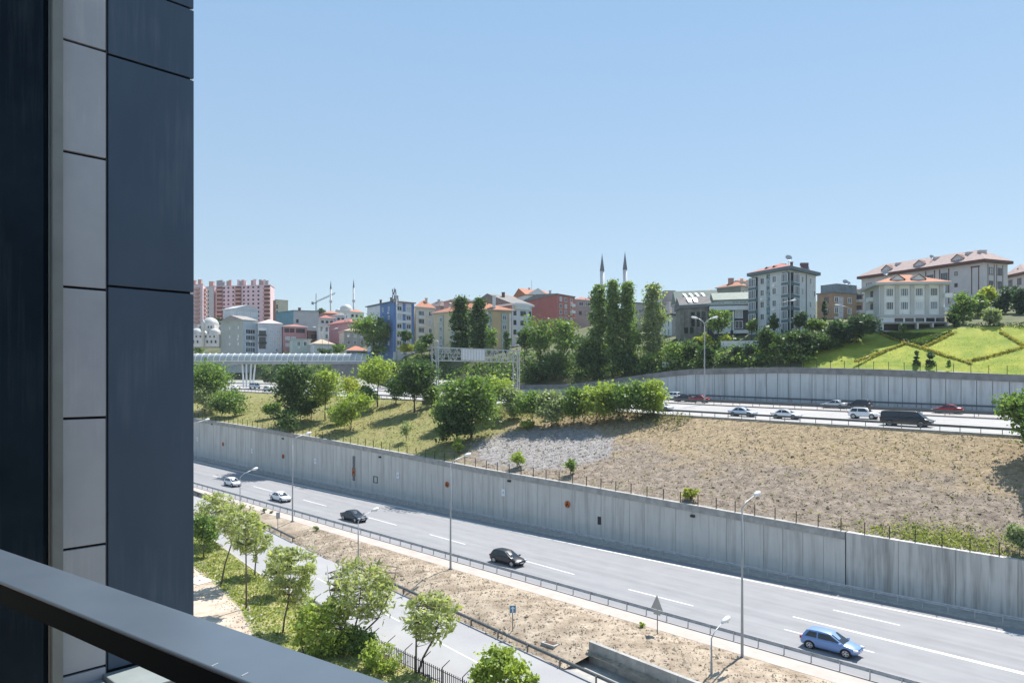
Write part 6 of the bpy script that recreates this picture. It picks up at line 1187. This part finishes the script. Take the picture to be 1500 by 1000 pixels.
rows = [zf(y, 122) for y in (983, 801, 612, 422, 227, 66, -98, -260, -420)]
fbox('cladding_tile', k90, k155, zl, rows[0]-.008, -.03, 0, ft)
for a, b in zip(rows[:-1], rows[1:]): fbox('cladding_tile', k90, k155, a+.008, b-.008, -.03, random.uniform(-.002, .003), ft)
bl_ = [zf(y, 220) for y in (966, 424, 98, -9, -335)]
for a, b in zip(bl_[:-1], bl_[1:]): fbox('cladding_panel', k159, k284, a+.007, b-.007, -.03, random.uniform(-.001, .003), fm)
fbox('core_wall', kf(76), k284-.012, zl, zh, -.6, -.031, mat('core_dark', (.012, .014, .017), .8), 0)
fbox('joint_strip', k155+.004, k159-.004, zl, zh, -.03, -.012, mat('joint_grey', (.09, .095, .1), .7), 0)
fbox('corner_post', kf(74.5), kf(89.3), zl, zh, -.05, .05, fe, .006)
o = MB().box((0, 0, 0), (1.9, .06, zh-zl)).build('dark_panel', fg, fac); c = Vector(((-115-750)/F*4.45, 4.45, (zl+zh)/2)); o.location = c-fo; q = Vector(((67-750)/F*4.55, 4.55, 0)); e = Vector((1, .12, 0)).normalized(); o.location = Vector((q.x, q.y, (zl+zh)/2))-e*.95-fo; o.rotation_euler = (0, 0, math.atan2(e.y, e.x))
fbox('ledge', kf(150), k284+.05, zf(985, 155)-.12, zf(985, 155), .0, .42, mat('ledge_grey', (.22, .25, .25), .6, .1, 3), .008)
fbox('ledge_trim', kf(80), kf(149), zf(985, 155)-.25, zf(985, 155)-.03, .0, .10, mat('trim_metal', (.25, .27, .28), .5, .05, 4), .008)
# balcony railing
hr = .45; ral = root('balcony_railing', (0, 1.3, ZC-hr), 'dark metal balcony handrail crossing the lower left corner', 'railing'); e = Vector((-1475, F, 0)).normalized(); nn = Vector((e.y, -e.x, 0))
if nn.y < 0: nn = -nn
m_ = mat('rail_paint', (.075, .098, .128), .3, scale=7, col2=(.085, .11, .14), spec=.7); p0 = Vector(((0-750)/F*(hr*F/(803-H)), hr*F/(803-H), 0)); c = p0-nn*.063
o = MB().box((0, 0, -.004), (6.2, .126, .008)).build('handrail', m_, ral); o.location = (c.x-e.x*.8, c.y-1.3-e.y*.8, 0); o.rotation_euler = (0, 0, math.atan2(e.y, e.x)); bv = o.modifiers.new('Bevel', 'BEVEL'); bv.width = .0035; bv.segments = 3
o2 = MB().box((0, 0, -.029), (6.2, .123, .042)).build('rail_shade_face', mat('rail_painted_shade', (.005, .006, .007), .7, spec=.1), ral); o2.location = o.location; o2.rotation_euler = o.rotation_euler  # handrail's lower body coloured near-black, standing in for shade on its front face
for px_, py_ in ((318, 972), (362, 986)):
    Yq = (hr)*F/(py_-H); q = Vector(((px_-750)/F*Yq, Yq, 0))-nn*.004; MB().box((0, 0, -.0002), (.0016, .014, .002)).build('seam', M_['lampw'], ral, (q.x, q.y-1.3, 0)).rotation_euler = (0, 0, math.atan2(e.y, e.x)+.25)
for d in (1.75, -2.9): q = c+e*d; MB().box((0, 0, -.6), (.05, .05, 1.12)).build('post', m_, ral, (q.x, q.y-1.3, -.03)).rotation_euler = (0, 0, math.atan2(e.y, e.x))
mb = MB(); q = c-nn*.05; mb.add([(q.x+e.x*2.3, q.y+e.y*2.3, ZC-1.55), (q.x-e.x*4, q.y-e.y*4, ZC-1.55), (q.x-e.x*4-nn.x*3, q.y-e.y*4-nn.y*3, ZC-1.55), (q.x+e.x*2.3-nn.x*3, q.y+e.y*2.3-nn.y*3, ZC-1.55)], [(0, 1, 2, 3)]); mb.add([Vector(v)-Vector((0, 0, .25)) for v in mb.v[:4]], [(3, 2, 1, 0)]); struct(mb.build('balcony_floor', mat('floor_tile_dark', (.05, .05, .052), .6)))

for nm, c, d in (('rear_wall', (0, -2.2, ZC-.1), (9, .25, 3.2)), ('balcony_ceiling', (-.6, -.55, ZC+1.45), (7.5, 3.1, .28))):
    o = MB().box((0, 0, 0), d).build(nm, mat('balcony_dark', (.10, .10, .105), .8, .1, 2), fac, Vector(c)-fo)
# dark ground cover in the lawn triangle
A3 = [hz(*p) for p in ((1290, 488), (1352, 505), (1393, 488))]
def tri():
    a, b = rng.uniform(0, 1, 2)
    if a+b > 1: a, b = 1-a, 1-b
    v = A3[0]+(A3[1]-A3[0])*a+(A3[2]-A3[0])*b; return (v.x, v.y, v.z+.12)
scatter('ground_cover', 5000, tri, .3, leafmat('leaf_cover', (.06, .11, .025), (.12, .18, .04), 1.), 'darker green planting filling the lawn triangle below the villa')

def ty(): s = rng.uniform(-18, 34); return tuple(P(s, TY(s)+rng.normal()*.9, ZS(s)+.16))
scatter('rubble', 900, ty, .14, mat('rubble_pale', (.3, .25, .2), .9, scale=2, col2=(.6, .54, .47)), 'pale rubble along the edge between yard and grass verge', True)
q = [pix(1056, 500, 173), pix(1114, 498, 170)]; e = (q[1]-q[0]).normalized(); r_ = MB(); c = (q[0]+q[1])/2
tag(r_.box((0, 0, 0), ((q[1]-q[0]).length, .4, 3.4), rot=Matrix.Rotation(math.atan2(e.y, e.x), 3, 'Z')).build('street_wall', wallmat('wall_limewash', (.66, .62, .60)), loc=c+Vector((0, 0, -1.7))), 'pale limewashed street wall above the dark conifer bushes', 'wall')
def brush():
    s = rng.uniform(-1, 42); t = 51.6-abs(rng.normal())*3.2; return tuple(P(s, t, ZE(s, t)+rng.uniform(.05, .9)))
scatter('undergrowth', 5200, brush, .32, leafmat('leaf_brush', (.07, .085, .03), (.20, .19, .085)), 'dry tangled brush under the row of bushes at the slope top')

hz_ = MB().box((100, 750, 40), (5600, 2100, 104)).build('haze', None); hz_['kind'] = 'stuff'
vmm = bpy.data.materials.new('haze_air'); vmm.use_nodes = True; nn_ = vmm.node_tree.nodes; nn_.remove(nn_['Principled BSDF']); pv = nn_.new('ShaderNodeVolumePrincipled'); pv.inputs['Color'].default_value = (.82, .9, 1, 1); pv.inputs['Density'].default_value = .00011; pv.inputs['Anisotropy'].default_value = .2
vmm.node_tree.links.new(pv.outputs[0], nn_['Material Output'].inputs['Volume']); hz_.data.materials.clear(); hz_.data.materials.append(vmm)
